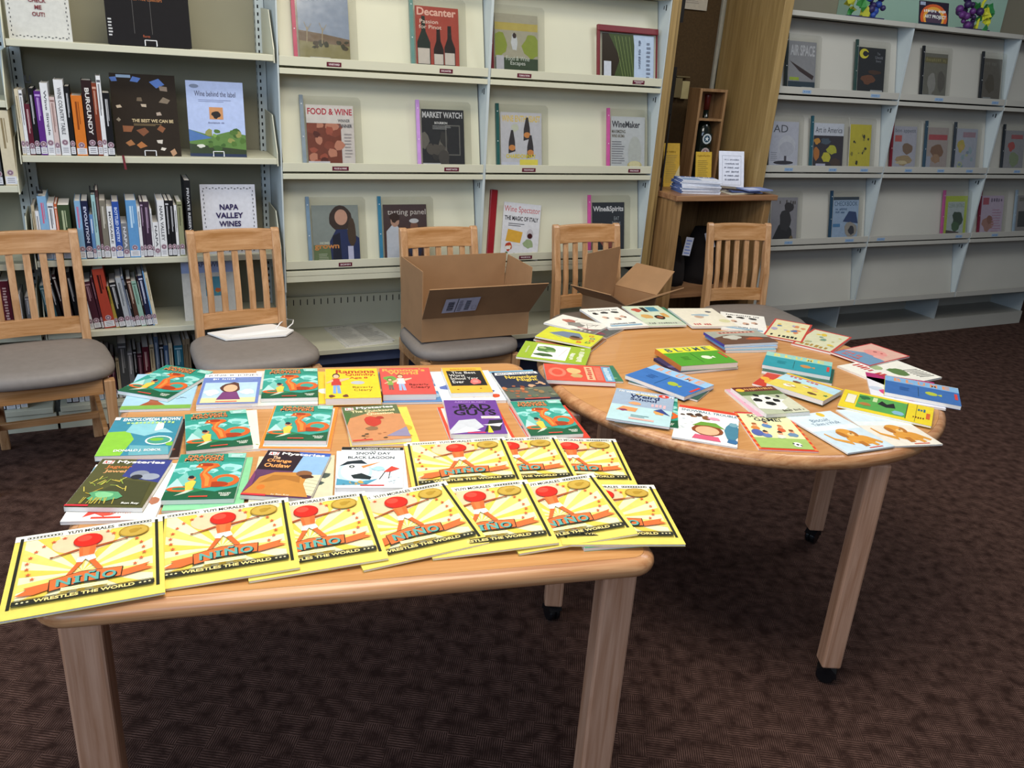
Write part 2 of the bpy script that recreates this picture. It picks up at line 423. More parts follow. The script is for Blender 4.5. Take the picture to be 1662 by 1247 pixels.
shaded_kick_mat = flat_mat('shaded_kick_steel', '#46506b', 0.6)  # recessed base front, its shade put into the dark blue grey
XL = 0.6422
display_section(XL, YF, ROWS, STEEL, 'cream magazine shelving section beside the bookcase, bare base shelf with slotted strip', bottom_bay=True)
display_section(XL+SEC, YF, ROWS, STEEL, 'cream magazine shelving section against the narrow oak board, holding the red framed holder', bottom_bay=True)
XR = 3.263
display_section(XR, YR, ROWS[1:], STEELR, 'shaded grey shelving section right of the oak alcove, with the blue reader magazine low down', last=0.275, top=1.914)
display_section(XR+SEC, YR, ROWS[1:], STEELR, 'shaded grey shelving section under the rainbow sign card, blank lowest panel', last=0.275, top=1.914)
display_section(XR+2*SEC, YR, ROWS[1:], STEELR, 'shaded grey shelving section at the far right end, partly out of frame', last=0.275, top=1.914)

# ------------------------------------------------------------------ open steel bookcases
SH = [1.543, 1.145, 0.750, 0.457, 0.100]
def bookcase(x0, x1, shelves, label, rightpost):
    r = empty('bookcase', (x0, 3.62, 0), label=label, cat='bookcase', group='steel library bookcases')
    w = x1-x0
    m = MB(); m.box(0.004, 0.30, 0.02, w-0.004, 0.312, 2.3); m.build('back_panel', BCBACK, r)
    for i, z in enumerate(shelves):
        m = MB(); d = 0.105 if z < .15 else 0.0
        m.box(0.012, d, z-0.024, w-0.012, 0.295, z); m.build('shelf', STEEL, r, bevel=.002)
        if i < len(shelves)-1:
            for sx in (0.006, w-0.012):
                m = MB(); pts = [(-0.004, z-0.03), (0.0, z+.02), (0.09, z+.165), (0.28, z+.175), (0.28, z-0.03)]
                m.sweep([[(sx, y, q) for y, q in pts], [(sx+.004, y, q) for y, q in pts]]); m.build('end_bracket', STEEL, r)
    for sx in (0.0, w-0.035):
        m = MB(); m.box(sx, 0.262, 0.0, sx+0.035, 0.298, 2.3)
        for k in range(74): m.box(sx+.008, 0.2612, 0.12+k*.029, sx+.014, 0.2625, 0.133+k*.029, 1)
        if sx > 0:
            for k in range(74): m.box(sx-.0006, 0.276, 0.12+k*.029, sx+.0002, 0.282, 0.133+k*.029, 1)
        m.build('upright', [STEELD, DARKM], r)
    m = MB(); m.box(0.004, 0.110, 0.0, w-0.004, 0.122, 0.074); m.build('base_panel', STEEL, r)
    return r
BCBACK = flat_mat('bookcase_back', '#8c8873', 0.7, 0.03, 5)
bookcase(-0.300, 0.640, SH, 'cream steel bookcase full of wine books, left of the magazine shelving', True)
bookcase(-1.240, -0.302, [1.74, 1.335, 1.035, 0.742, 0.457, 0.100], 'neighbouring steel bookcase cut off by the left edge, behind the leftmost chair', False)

# ------------------------------------------------------------------ oak boards either side of the alcove
for nm, x0, x1, yf, lab in (('l', 2.476, 2.514, 3.632, 'tall narrow oak board between the cream magazine shelving and the alcove'),
                            ('r', 3.198, 3.258, 3.69, 'wide oak board forming the right side of the alcove')):
    m = MB(); m.box(x0, yf, 0.0, x1, 4.165, 2.5)
    if nm == 'l': m.box(x1, yf+.022, 0.0, x1+.032, 4.165, 2.5)
    o = m.build('oak_end_board', PANELW, bevel=.003); tag(o, lab, 'end panel', 'oak boards flanking the alcove')
m = MB(); m.box(2.5465, 3.656, 1.80, 2.566, 3.665, 2.3); m.box(2.5465, 3.656, 1.38, 2.566, 3.665, 1.60)
o = m.build('hinge_strip', BLACKM); tag(o, 'dark strips screwed on the inner edge of the narrow oak board', 'strip')
m = MB(); m.tube([(2.572, 3.672, 1.40), (2.572, 3.672, 1.0005)], 0.005, 8)
o = m.build('black_rod', BLACKM); tag(o, 'thin black rod standing on the oak cabinet beside the narrow board', 'rod')
m = MB(); m.box(3.165, 4.155, 1.0, 3.185, 4.169, 2.5)
o = m.build('trim_1', flat_mat('grey_conduit', '#a39f8f', 0.6)); tag(o, kind='structure')

# papers on the alcove board
A = Art(.20, .26, '#c4baa6'); A.lines(.1, .12, .9, .95, 22, '#a0978a', .4, 4)
m = MB(); Mx = Matrix.Translation((2.965, 4.160, 2.028)) @ Matrix.Rotation(R(90), 4, 'X'); m.box(-.10, -.13, 0, .10, .13, .0008, 0, lin('#c4baa6'), Mx); A.onto(m, Mx, .001)
o = m.build('notice_sheet', MATTE); tag(o, 'printed notice sheet pinned high on the brown alcove board', 'paper')
m = MB(); m.box(2.905, 4.135, 1.44, 2.95, 4.168, 1.545); m.box(2.955, 4.14, 1.435, 3.005, 4.168, 1.53, 1)
m.box(2.905, 4.13, 1.548, 2.995, 4.168, 1.555)
o = m.build('wall_intercom', [flat_mat('tan_plastic', '#6f6140', 0.5), flat_mat('cream_plastic', '#b3a474', 0.5)], bevel=.002); tag(o, 'small cream control box mounted on the brown alcove board', 'wall control')

# ------------------------------------------------------------------ small oak cabinet in the alcove
cab = empty('oak_cabinet', (2.88, 3.53, 0), label='open fronted oak cabinet under the pamphlets in the alcove', cat='cabinet')
cx0, cx1 = 2.560-2.88, 3.192-2.88
m = MB(); m.box(cx0+0.0, -0.02, 0.972, cx1+0.02, 0.09, 1.0); m.box(cx0+.0, .09, .972, cx1-.0, .60, 1.0); m.build('top', CABT, cab, bevel=.003)
m = MB(); m.box(cx0+.008, 0.0, 0, cx0+.055, 0.58, 0.972); m.build('side_panel', CABW, cab, bevel=.002)
m = MB(); m.box(cx1-.045, 0.0, 0, cx1-.003, 0.58, 0.972); m.build('side_panel', CABW, cab, bevel=.002)
m = MB(); m.box(cx0+.055, 0.56, 0, cx1-.045, 0.58, 0.972); m.build('back', CABW, cab)
m = MB(); m.box(cx0+.055, 0.02, 0.455, cx1-.045, 0.56, 0.475); m.build('shelf', CABT, cab)

def paper_piece(name, w, h, th, art, loc, rot, label, cat, group=None, mat=None, base=WHITEP):
    r = empty(name, loc, rot, label, cat, group)
    m = MB(); m.box(-w/2, -h/2, 0, w/2, h/2, th); 
    m.build('sheets', base, r)
    if art:
        m = MB(); art.onto(m, Matrix.Identity(4), th+.0003); m.build('printed_face', mat or MATTE, r)
    return r
# crumpled dark bags with price tags inside the cabinet
def bag_lump(loc, sx, sz, lab):
    m = MB(); secs = []
    rg = random.Random(lab)
    for k in range(7):
        z = sz*k/6; f = 1-.45*(k/6)**2
        secs.append([(sx*f*math.cos(a)*(1+.12*rg.random()), .10*f*math.sin(a)*(1+.15*rg.random()), z) for a in [2*math.pi*i/12 for i in range(12)]])
    m.sweep(secs)
    o = m.build('dark_bag', flat_mat('dark_bag', '#17110f', 0.95), loc=loc, smooth=True); tag(o, lab, 'bag', 'dark bags inside the cabinet'); return o
bag_lump((2.76, 3.80, .475), .10, .26, 'dark bag at the left inside the open oak cabinet')
bag_lump((2.99, 3.80, .475), .10, .30, 'dark bag at the right inside the open oak cabinet')
for (x, z, ang, w, h, lab) in ((2.62, .68, -10, .03, .07, 'pale paper tag hanging at the left wall inside the cabinet'),
                               (2.80, .70, 8, .05, .10, 'pale tag with blue bars left of centre inside the cabinet'),
                               (2.94, .73, -22, .05, .10, 'pale tag with blue bars right of centre inside the cabinet')):
    a = Art(w, h, '#cfd2e0'); a.lines(.15, .1, .9, .95, 5, '#7f93cf', .4, 2)
    m = MB(); Mx = Matrix.Translation((x, 3.68, z)) @ Matrix.Rotation(R(ang), 4, 'Y') @ Matrix.Rotation(R(90), 4, 'X')
    m.box(-w/2, -h/2, -.001, w/2, h/2, 0, 0, lin('#cfd2e0'), Mx); a.onto(m, Mx, .0006)
    o = m.build('price_tag', MATTE); tag(o, lab, 'tag')

# pamphlet stacks on the cabinet
rg = random.Random(5)
names = ['bottom', 'second', 'third', 'fourth', 'fifth', 'sixth', 'seventh', 'eighth', 'ninth', 'top']
for k in range(10):
    a = Art(.215, .14, '#dfe3ee'); a.rect(0, .75, 1, 1, '#5a78b4'); a.rect(.04, .05, .5, .6, '#8fa7c9'); a.text('WINE COUNTRY', .1, .8, .9, .95, '#ffffff')
    m = MB(); m.box(-.107, -.07, 0, .107, .07, .006, 0, lin('#dcdfe8')); m.box(-.1078, -.0705, .001, -.1068, .0705, .0066, 0, lin('#4f6aa8')); a.onto(m, Matrix.Identity(4), .0063)
    o = m.build('pamphlet', MATTE, loc=(2.755+rg.uniform(-.006, .006)+.004*k*0, 3.625+rg.uniform(-.006, .006), 1.0008+k*.0069))
    o.rotation_euler.z = R(-14+rg.uniform(-4, 4))
    tag(o, '%s booklet of the tall blue and white pamphlet stack on the oak cabinet' % names[k], 'pamphlet', 'pamphlets in the tall stack')
for k, (x, y, an, c1, c2, lab) in enumerate(((2.99, 3.59, 10, '#cfc7b0', '#4c4a55', 'lowest dark fanned leaflet right of the pamphlet stack'), (3.05, 3.60, -18, '#55628f', '#2d2f45', 'blue leaflet crossing the dark fanned leaflets on the cabinet'),
                                      (3.02, 3.64, -35, '#3b3230', '#8a7f6c', 'dark brown leaflet on top of the fanned ones'), (3.10, 3.575, 4, '#8594c4', '#c9cfe6', 'pale blue leaflet at the cabinet front right corner'))):
    a = Art(.17, .10, c1); a.rect(.1, .15, .6, .8, c2)
    m = MB(); m.box(-.085, -.05, 0, .085, .05, .005, 0, lin(c1)); a.onto(m, Matrix.Identity(4), .0053)
    o = m.build('leaflet', MATTE, loc=(x, y, 1.0008+k*.0062)); o.rotation_euler.z = R(an)
    tag(o, lab, 'leaflet', 'loose leaflets on the cabinet')

def standing_card(name, x, y, z, w, h, art, lean, yaw, label, cat, th=.004, base='#c9a94a'):
    r = empty(name, (x, y, z), (0, 0, R(yaw)), label, cat)
    Mx = Matrix.Rotation(R(90-lean), 4, 'X') @ Matrix.Translation((0, h/2, 0))
    m = MB(); m.box(-w/2, -h/2, -th, w/2, h/2, 0, 0, lin(base), Mx); m.build('backing', MATTE, r)
    m = MB(); art.onto(m, Mx, .0006); m.build('printed_face', MATTE, r)
    return r
a = Art(.108, .225, '#c39c3d'); a.lines(.12, .1, .85, .75, 16, '#9a8247', .35, 2); a.text('Book Donation', .1, .78, .8, .83, '#8a6a20'); a.poly([(.4, .02), (1, .02), (1, .5)], '#c9b98a')
standing_card('yellow_flyer', 2.725, 3.80, 1.0008, .108, .225, a, 10, 4, 'taller yellow flyer card standing at the left on the oak cabinet', 'flyer')
a = Art(.105, .19, '#c6a23c'); a.text('FREE TALKS', .08, .86, .9, .92, '#8a6a20'); a.lines(.1, .08, .8, .8, 14, '#97803a', .35, 6)
standing_card('yellow_flyer', 2.890, 3.74, 1.0008, .105, .19, a, 10, 2, 'shorter yellow flyer card standing in front of the bottle box', 'flyer')
a = Art(.16, .20, '#e3e6f2'); a.frame(.12, .1, .88, .88, .0012, '#5b6170')
for i, t in enumerate(('This cabinet displays', 'the collection of', 'the local winery', 'and the library', 'Please ask staff', 'to see the books')):
    a.text(t, .2+.02*(i % 2), .75-i*.105, .8-.02*(i % 2), .795-i*.105, '#6b7182', False)
standing_card('sign_holder', 3.065, 3.72, 1.0008, .16, .20, a, 14, -4, 'white printed sign in an acrylic stand on the oak cabinet', 'sign', base='#dfe3ee')

# wooden box with two bottles
wb = empty('bottle_box', (3.02, 3.93, 1.001), (0, 0, R(-6)), label='narrow open wooden box holding two bottles against the wide oak board', cat='box')
BW, BH, BD = .17, .50, .12
PINE = wood_mat('box_pine', '#7b5a38', '#9b7750', 'Z', 0.6)
m = MB(); m.box(-BW/2, 0, 0, -BW/2+.014, BD, BH); m.box(BW/2-.014, 0, 0, BW/2, BD, BH); m.box(-BW/2+.014, 0, BH-.014, BW/2-.014, BD, BH); m.box(-BW/2+.014, 0, 0, BW/2-.014, BD, .014)
m.build('frame', PINE, wb, bevel=.001)
m = MB(); m.box(-BW/2+.014, BD-.008, .014, BW/2-.014, BD, BH-.014); m.build('back', PINE, wb)
m = MB(); m.box(-BW/2+.014, 0, .335, BW/2-.014, .030, .347); m.box(-BW/2+.014, .030, .335, -.020, BD-.008, .347); m.box(.020, .030, .335, BW/2-.014, BD-.008, .347)
m.build('divider', PINE, wb)
gl = flat_mat('dark_glass', '#0c1410', 0.12, spec=0.6)
bt = empty('wine_bottle', (3.0259, 3.9857, 1.0152), (0, 0, R(-6)), 'large dark bottle with two round badges standing in the wooden box', 'bottle')
m = MB(); m.lathe([(0, 0), (.044, 0), (.048, .012), (.048, .235), (.044, .275), (.026, .312), (.0165, .330), (.0155, .375), (0, .375)], 28); m.build('glass', gl, bt, smooth=True)
m = MB(); m.lathe([(0, .3755), (.0165, .3755), (.0170, .44), (.0185, .445), (.0185, .458), (0, .459)], 24); m.build('capsule', flat_mat('red_capsule', '#4a120f', 0.3, spec=0.5), bt, smooth=True)
for zz, c in ((.225, '#c7ced0'), (.150, '#b8a6a2')):
    m = MB(); Mx = Matrix.Translation((0, -.0495, zz)) @ Matrix.Rotation(R(90), 4, 'X')
    a = Art(.056, .056, '#1c2622'); a.ops = []; a.ell(.5, .5, .49, .49, c, 24); a.ell(.5, .5, .34, .34, '#27465a' if zz > .2 else '#8c6f70', 20); a.star(.5, .5, .26, '#d9dedf')
    for kk in range(12): a.ell(.5+.41*math.cos(kk*math.pi/6), .5+.41*math.sin(kk*math.pi/6), .03, .03, '#5e686c', 6)
    a.onto(m, Mx); m.build('badge', MATTE, bt)

# ================================================================== CHAIRS
def make_chair(loc, yaw, label):
    r = empty('side_chair', loc, (0, 0, R(yaw)), label, 'chair', 'oak side chairs along the shelving')
    # seat cushion: rounded trapezoid with soft edges
    def outline(sc, grow=0):
        pts = []
        for i in range(40):
            a = 2*math.pi*i/40; c, s_ = math.cos(a), math.sin(a)
            e = 0.48
            x = math.copysign(abs(c)**e, c)*.25; y = math.copysign(abs(s_)**e, s_)*(.205 if s_ < 0 else .185)
            x *= 1-.10*(y/.225+1)/2*1.3
            y -= .018*(1-(x/.25)**2) if y < 0 else -0.01*(1-(x/.25)**2)
            pts.append((x*sc, y*sc))
        return pts
    m = MB(); secs = []
    for sc, z in ((.93, .405), (.985, .412), (1.0, .428), (.985, .446), (.93, .457), (.75, .463), (.4, .466), (.02, .467)):
        secs.append([(x, y-.01, z) for x, y in outline(sc)])
    m.sweep(secs); m.build('seat_cushion', SEATF, r, smooth=True)
    # apron
    m = MB(); m.box(-.185, -.190, .345, .185, -.170, .404); m.box(-.205, -.165, .345, -.187, .15, .404); m.box(.187, -.165, .345, .205, .15, .404); m.box(-.15, .150, .345, .15, .166, .404)
    m.build('apron', CHAIRW, r, bevel=.002)
    for sx in (-1, 1):
        m = MB(); x0, x1 = sorted((sx*.188, sx*.226)); secs = []
        for z, t in ((0, .004), (.2, .002), (.40, 0)):
            secs.append([(x0+t, -.200+t, z), (x1-t, -.200+t, z), (x1-t, -.163-t, z), (x0+t, -.163-t, z)])
        m.sweep(secs); m.build('leg', CHAIRZ, r, bevel=.003)
        m = MB(); x0, x1 = sorted((sx*.151, sx*.184)); secs = []
        for z, y, d in ((0, .225, .030), (.2, .185, .038), (.43, .165, .044), (.62, .180, .040), (.862, .228, .026), (.874, .231, .016)):
            secs.append([(x0, y-d/2, z), (x1, y-d/2, z), (x1, y+d/2, z), (x0, y+d/2, z)])
        m.sweep(secs); m.build('back_post', CHAIRZ, r, bevel=.004)
    def ym(z):
        return .180+(z-.62)/.242*.048 if z > .62 else .165+(z-.43)/.19*.015
    def rail(z0, z1, nm, crown=0):
        m = MB(); secs = []
        for i in range(9):
            x = -.152+.304*i/8; b = .016*(1-(x/.152)**2); cr = crown*(1-(x/.152)**2)
            secs.append([(x, ym(z0)-.010+b, z0), (x, ym(z0)+.010+b, z0), (x, ym(z1)+.010+b, z1+cr), (x, ym(z1)-.010+b, z1+cr)])
        m.sweep(secs); m.build(nm, CHAIRW, r, bevel=.002)
    rail(.787, .868, 'top_rail', .003); rail(.478, .542, 'lower_rail')
    for i in range(5):
        x = -.112+.056*i; b = .016*(1-(x/.152)**2)
        m = MB(); m.sweep([[(x-.0125, ym(z)-.006+b, z), (x+.0125, ym(z)-.006+b, z), (x+.0125, ym(z)+.006+b, z), (x-.0125, ym(z)+.006+b, z)] for z in (.538, .62, .70, .790)])
        m.build('slat', CHAIRZ, r, bevel=.0015)
    for sx in (-1, 1):
        m = MB(); x0, x1 = sorted((sx*.168, sx*.186)); m.box(x0, -.175, .175, x1, .18, .205); m.build('stretcher', CHAIRW, r, bevel=.002)
    m = MB(); m.box(-.18, -.01, .178, .18, .010, .203); m.build('stretcher', CHAIRW, r, bevel=.002)
    return r
make_chair((-.300, 3.372, 0), 5, 'oak chair with empty grey seat, leftmost of the row')
make_chair((.450, 3.325, 0), 5, 'oak slatted chair with a white paper bag lying on its grey seat')
make_chair((1.305, 3.272, 0), 2, 'oak chair under the big open cardboard box with the shipping label')
make_chair((2.050, 3.265, 0), 1, 'oak slatted chair holding the smaller cardboard box')
make_chair((2.885, 3.205, 0), -8, 'oak slatted chair with empty dark grey seat in front of the alcove cabinet')

# white paper bag on the second chair
pb = empty('paper_bag', (.455, 3.395, .4695), (0, 0, R(-7)), 'flattened white paper bag with twisted handle lying on a chair seat', 'bag')
m = MB(); V = [(-.165, .03), (-.095, -.065), (.14, -.035), (.175, .03), (.09, .125)]
m.prism(V, 0, .006); m.add([(-.095, -.066, .0005), (.14, -.036, .0005), (.175, .029, .002), (.10, .02, .014), (-.06, -.025, .012), (-.165, .03, .004)], [(0, 1, 2, 3), (0, 3, 4), (0, 4, 5)])
m.build('bag_body', WHITEP, pb)
m = MB(); m.tube([(.105, .055, .006), (.125, .10, .016), (.155, .13, .022), (.18, .12, .02), (.175, .09, .014), (.15, .05, .007)], .003, 6); m.build('handle', WHITEP, pb, smooth=True)

# ------------------------------------------------------------------ cardboard boxes
def sheet(m, a, b, c, d, t=.004, mi=0):
    """thin board through four corners"""
    a, b, c, d = map(Vector, (a, b, c, d)); n = (b-a).cross(d-a).normalized()*t
    m.add([a, b, c, d, a+n, b+n, c+n, d+n], [(0,3,2,1),(4,5,6,7),(0,1,5,4),(1,2,6,5),(2,3,7,6),(3,0,4,7)], mi)
def carton(name, loc, yaw, w, d, h, flaps, label, art_fn=None):
    r = empty(name, loc, (0, 0, R(yaw)), label, 'box')
    m = MB(); x, y = w/2, d/2
    m.box(-x, -y, 0, x, y, .004); m.box(-x, -y, .004, x, -y+.004, h); m.box(-x, y-.004, .004, x, y, h); m.box(-x, -y+.004, .004, -x+.004, y-.004, h); m.box(x-.004, -y+.004, .004, x, y-.004, h)
    m.build('box_body', CARDB, r)
    for side, L, ang, sh in flaps:      # ang: 0 = straight up, + = outwards
        m = MB(); s_, c_ = math.sin(R(ang))*L, math.cos(R(ang))*L
        P = {'front': ((-x, -y, h), (x, -y, h), (x+sh, -y-s_, h+c_), (-x-sh+.004, -y-s_, h+c_)), 'back': ((x, y, h), (-x, y, h), (-x, y+s_, h+c_), (x, y+s_, h+c_)),
             'left': ((-x, y, h), (-x, -y, h), (-x-s_, -y, h+c_), (-x-s_, y-sh, h+c_)), 'right': ((x, -y, h), (x, y, h), (x+s_, y, h+c_), (x+s_, -y+sh, h+c_))}[side]
        sheet(m, *P, t=-.004)
        f = m.build('flap', CARDB, r)
        if side == 'front' and art_fn: art_fn(f, P, ang, L)
    return r
def ship_label(f, P, ang, L):
    a = Art(.150, .095, '#c9cbe0')
    a.rect(.36, .02, .385, .98, '#4a4a58'); 
    for k in range(11): a.rect(.11, .14+k*.06, .29, .14+k*.06+.03*(1+(k % 3)*.3), '#2c2c36')
    for k in range(11): a.rect(.62, .12+k*.065, .76, .12+k*.065+.028*(1+(k % 2)*.4), '#2c2c36')
    a.lines(.42, .1, .56, .9, 7, '#6a6a78', .4, 3); a.frame(.84, .15, .96, .4, .001, '#5a5a68')
    m = MB(); Mx = Matrix.Translation((-.100, P[0][1], P[0][2])) @ Matrix.Rotation(R(90+ang), 4, 'X') @ Matrix.Translation((0, L*.46, .0050))
    a.onto(m, Mx @ Matrix.Rotation(R(2), 4, 'Z')); m.build('shipping_label', MATTE, f)
    a = Art(.03, .03, '#4d3a2e'); a.line(.1, .1, .5, .9, .0025, '#14110f'); a.line(.5, .9, .9, .4, .0025, '#14110f'); a.line(.9, .4, .3, .3, .0025, '#14110f')
carton('cardboard_box', (1.345, 3.272, .470), .5, .490, .275, .100, [('left', .20, 1, .0), ('back', .20, -2, 0), ('right', .19, 5, .03), ('front', .20, 38, .02)], 'large open cardboard box with a shipping label on its front flap', ship_label)
def tape(f, P, ang, L):
    m = MB(); Mx = Matrix.Translation((.02, P[0][1], P[0][2])) @ Matrix.Rotation(R(90+ang), 4, 'X') @ Matrix.Translation((0, L*.5, .0050))
    a = Art(.16, .07, '#23232b'); a.lines(.05, .1, .95, .9, 4, '#4a4d58', .4, 2); a.onto(m, Mx); m.build('tape_patch', PRINT, f)
carton('cardboard_box', (2.065, 3.165, .470), 26, .270, .230, .140, [('left', .15, 62, .02), ('back', .19, -1, 0), ('right', .20, 66, .02), ('front', .13, 64, .03)], 'smaller open cardboard box with four splayed flaps', tape)

# things on the base shelf of the cream magazine shelving
for k, (dx, dy, an, lab) in enumerate(((0, 0, 6, 'lower sheet of newsprint on the base shelf'), (.006, .008, 9, 'upper newsprint sheet on the base shelf, curled corner'))):
    a = Art(.235, .30, '#c9c7bd'); a.text('NEWSLETTER', .06, .90, .5, .94, '#8e8c84'); a.lines(.06, .08, .46, .86, 20, '#b4b2a8', .35, 2); a.lines(.52, .08, .94, .86, 20, '#b4b2a8', .35, 5)
    paper_piece('newspaper', .235, .30, .003, a, (1.010+dx, 3.790+dy, .2965+k*.004), (0, 0, R(an)), lab, 'paper', 'newspapers on the base shelf')
m = MB(); sheet(m, (1.70, 3.70, .298), (1.78, 3.68, .298), (1.725, 3.74, .47), (1.69, 3.75, .47), .003)
o = m.build('folded_card', WHITEP); tag(o, 'white folded card leaning on the base shelf right of the big box', 'card')

# ================================================================== TABLES
def rounded_rect(w, d, r, n=6):
    pts = []
    for cx, cy, a0 in ((w/2-r, -d/2+r, -90), (w/2-r, d/2-r, 0), (-w/2+r, d/2-r, 90), (-w/2+r, -d/2+r, 180)):
        for i in range(n+1):
            a = R(a0+90*i/n); pts.append((cx+r*math.cos(a), cy+r*math.sin(a)))
    return pts
def top_with_bullnose(root, outline_fn, z1, th):
    m = MB(); secs = []
    N = 8
    secs.append([(x, y, z1-th) for x, y in outline_fn(-.030)])
    for i in range(N+1):
        a = -math.pi/2+math.pi*i/N; secs.append([(x, y, z1-th/2+th/2*math.sin(a)) for x, y in outline_fn(-.022+.022*math.cos(a))])
    m.sweep(secs, cap=False); m.build('edge_band', EDGEW, root, smooth=True)
    m = MB(); m.prism(outline_fn(-.0225), z1-th, z1+.0002); m.build('table_top', TABLEW, root)
TH = .038
CX, CY, TA = .4440, 1.7220, R(-10.9)
tb = empty('reading_table', (CX, CY, 0), (0, 0, TA), 'square oak table covered in rows of paperbacks, yellow picture books along its front', 'table')
top_with_bullnose(tb, lambda g: rounded_rect(1.080+2*g, 1.100+2*g, .055+g), .735, TH)
for sx in (-1, 1):
    for sy in (-1, 1):
        m = MB(); ex, ey = sx*.475, sy*.485
        m.box(ex-.034, ey-.026, .0, ex+.034, ey+.026, .697)
        m.build('leg', LEGW, tb, bevel=.006)
RX, RY, RR = 1.685, 1.905, .605
rd = empty('round_table', (RX, RY, 0), (0, 0, 0), 'round oak table on black casters with a ring of picture books', 'table')
top_with_bullnose(rd, lambda g: [((RR+g)*math.cos(2*math.pi*i/72), (RR+g)*math.sin(2*math.pi*i/72)) for i in range(72)], .735, TH)
def caster(parent, x, y, ang):
    m = MB(); Mz = Matrix.Translation((x, y, 0)) @ Matrix.Rotation(ang, 4, 'Z')
    k = len(m.v)
    m.lathe([(0, -.018), (.022, -.018), (.026, -.013), (.026, -.004), (.020, -.002), (.020, .002), (.026, .004), (.026, .013), (.022, .018), (0, .018)], 20, (0, 0, .026), axis='x')
    m.lathe([(.006, .035), (.010, .05), (.016, .058), (.016, .062)], 12)
    pts = [(-.030, .024), (-.026, .044), (-.010, .056), (.012, .056), (.026, .042), (.020, .036), (-.010, .040), (-.024, .026)]
    m.sweep([[(-.020, y_, z_) for y_, z_ in pts], [(.020, y_, z_) for y_, z_ in pts]])
    m.v = [tuple(Mz @ Vector(v)) for v in m.v]
    m.build('caster', BLACKP, parent, smooth=False)
for i, (lx, ly) in enumerate(((1.705, 1.338), (2.215, 1.935), (1.095, 1.855), (1.605, 2.455))):
    x, y = lx-RX, ly-RY; an = [-25, -25, -25, -25][i]
    m = MB(); Mx = Matrix.Translation((x, y, 0)) @ Matrix.Rotation(R(an), 4, 'Z')
    m.box(-.027, -.027, .060, .027, .027, .697, mat=Mx); lg = m.build('leg', LEGW, rd, bevel=.006)
    caster(rd, x, y, R(40+70*i))

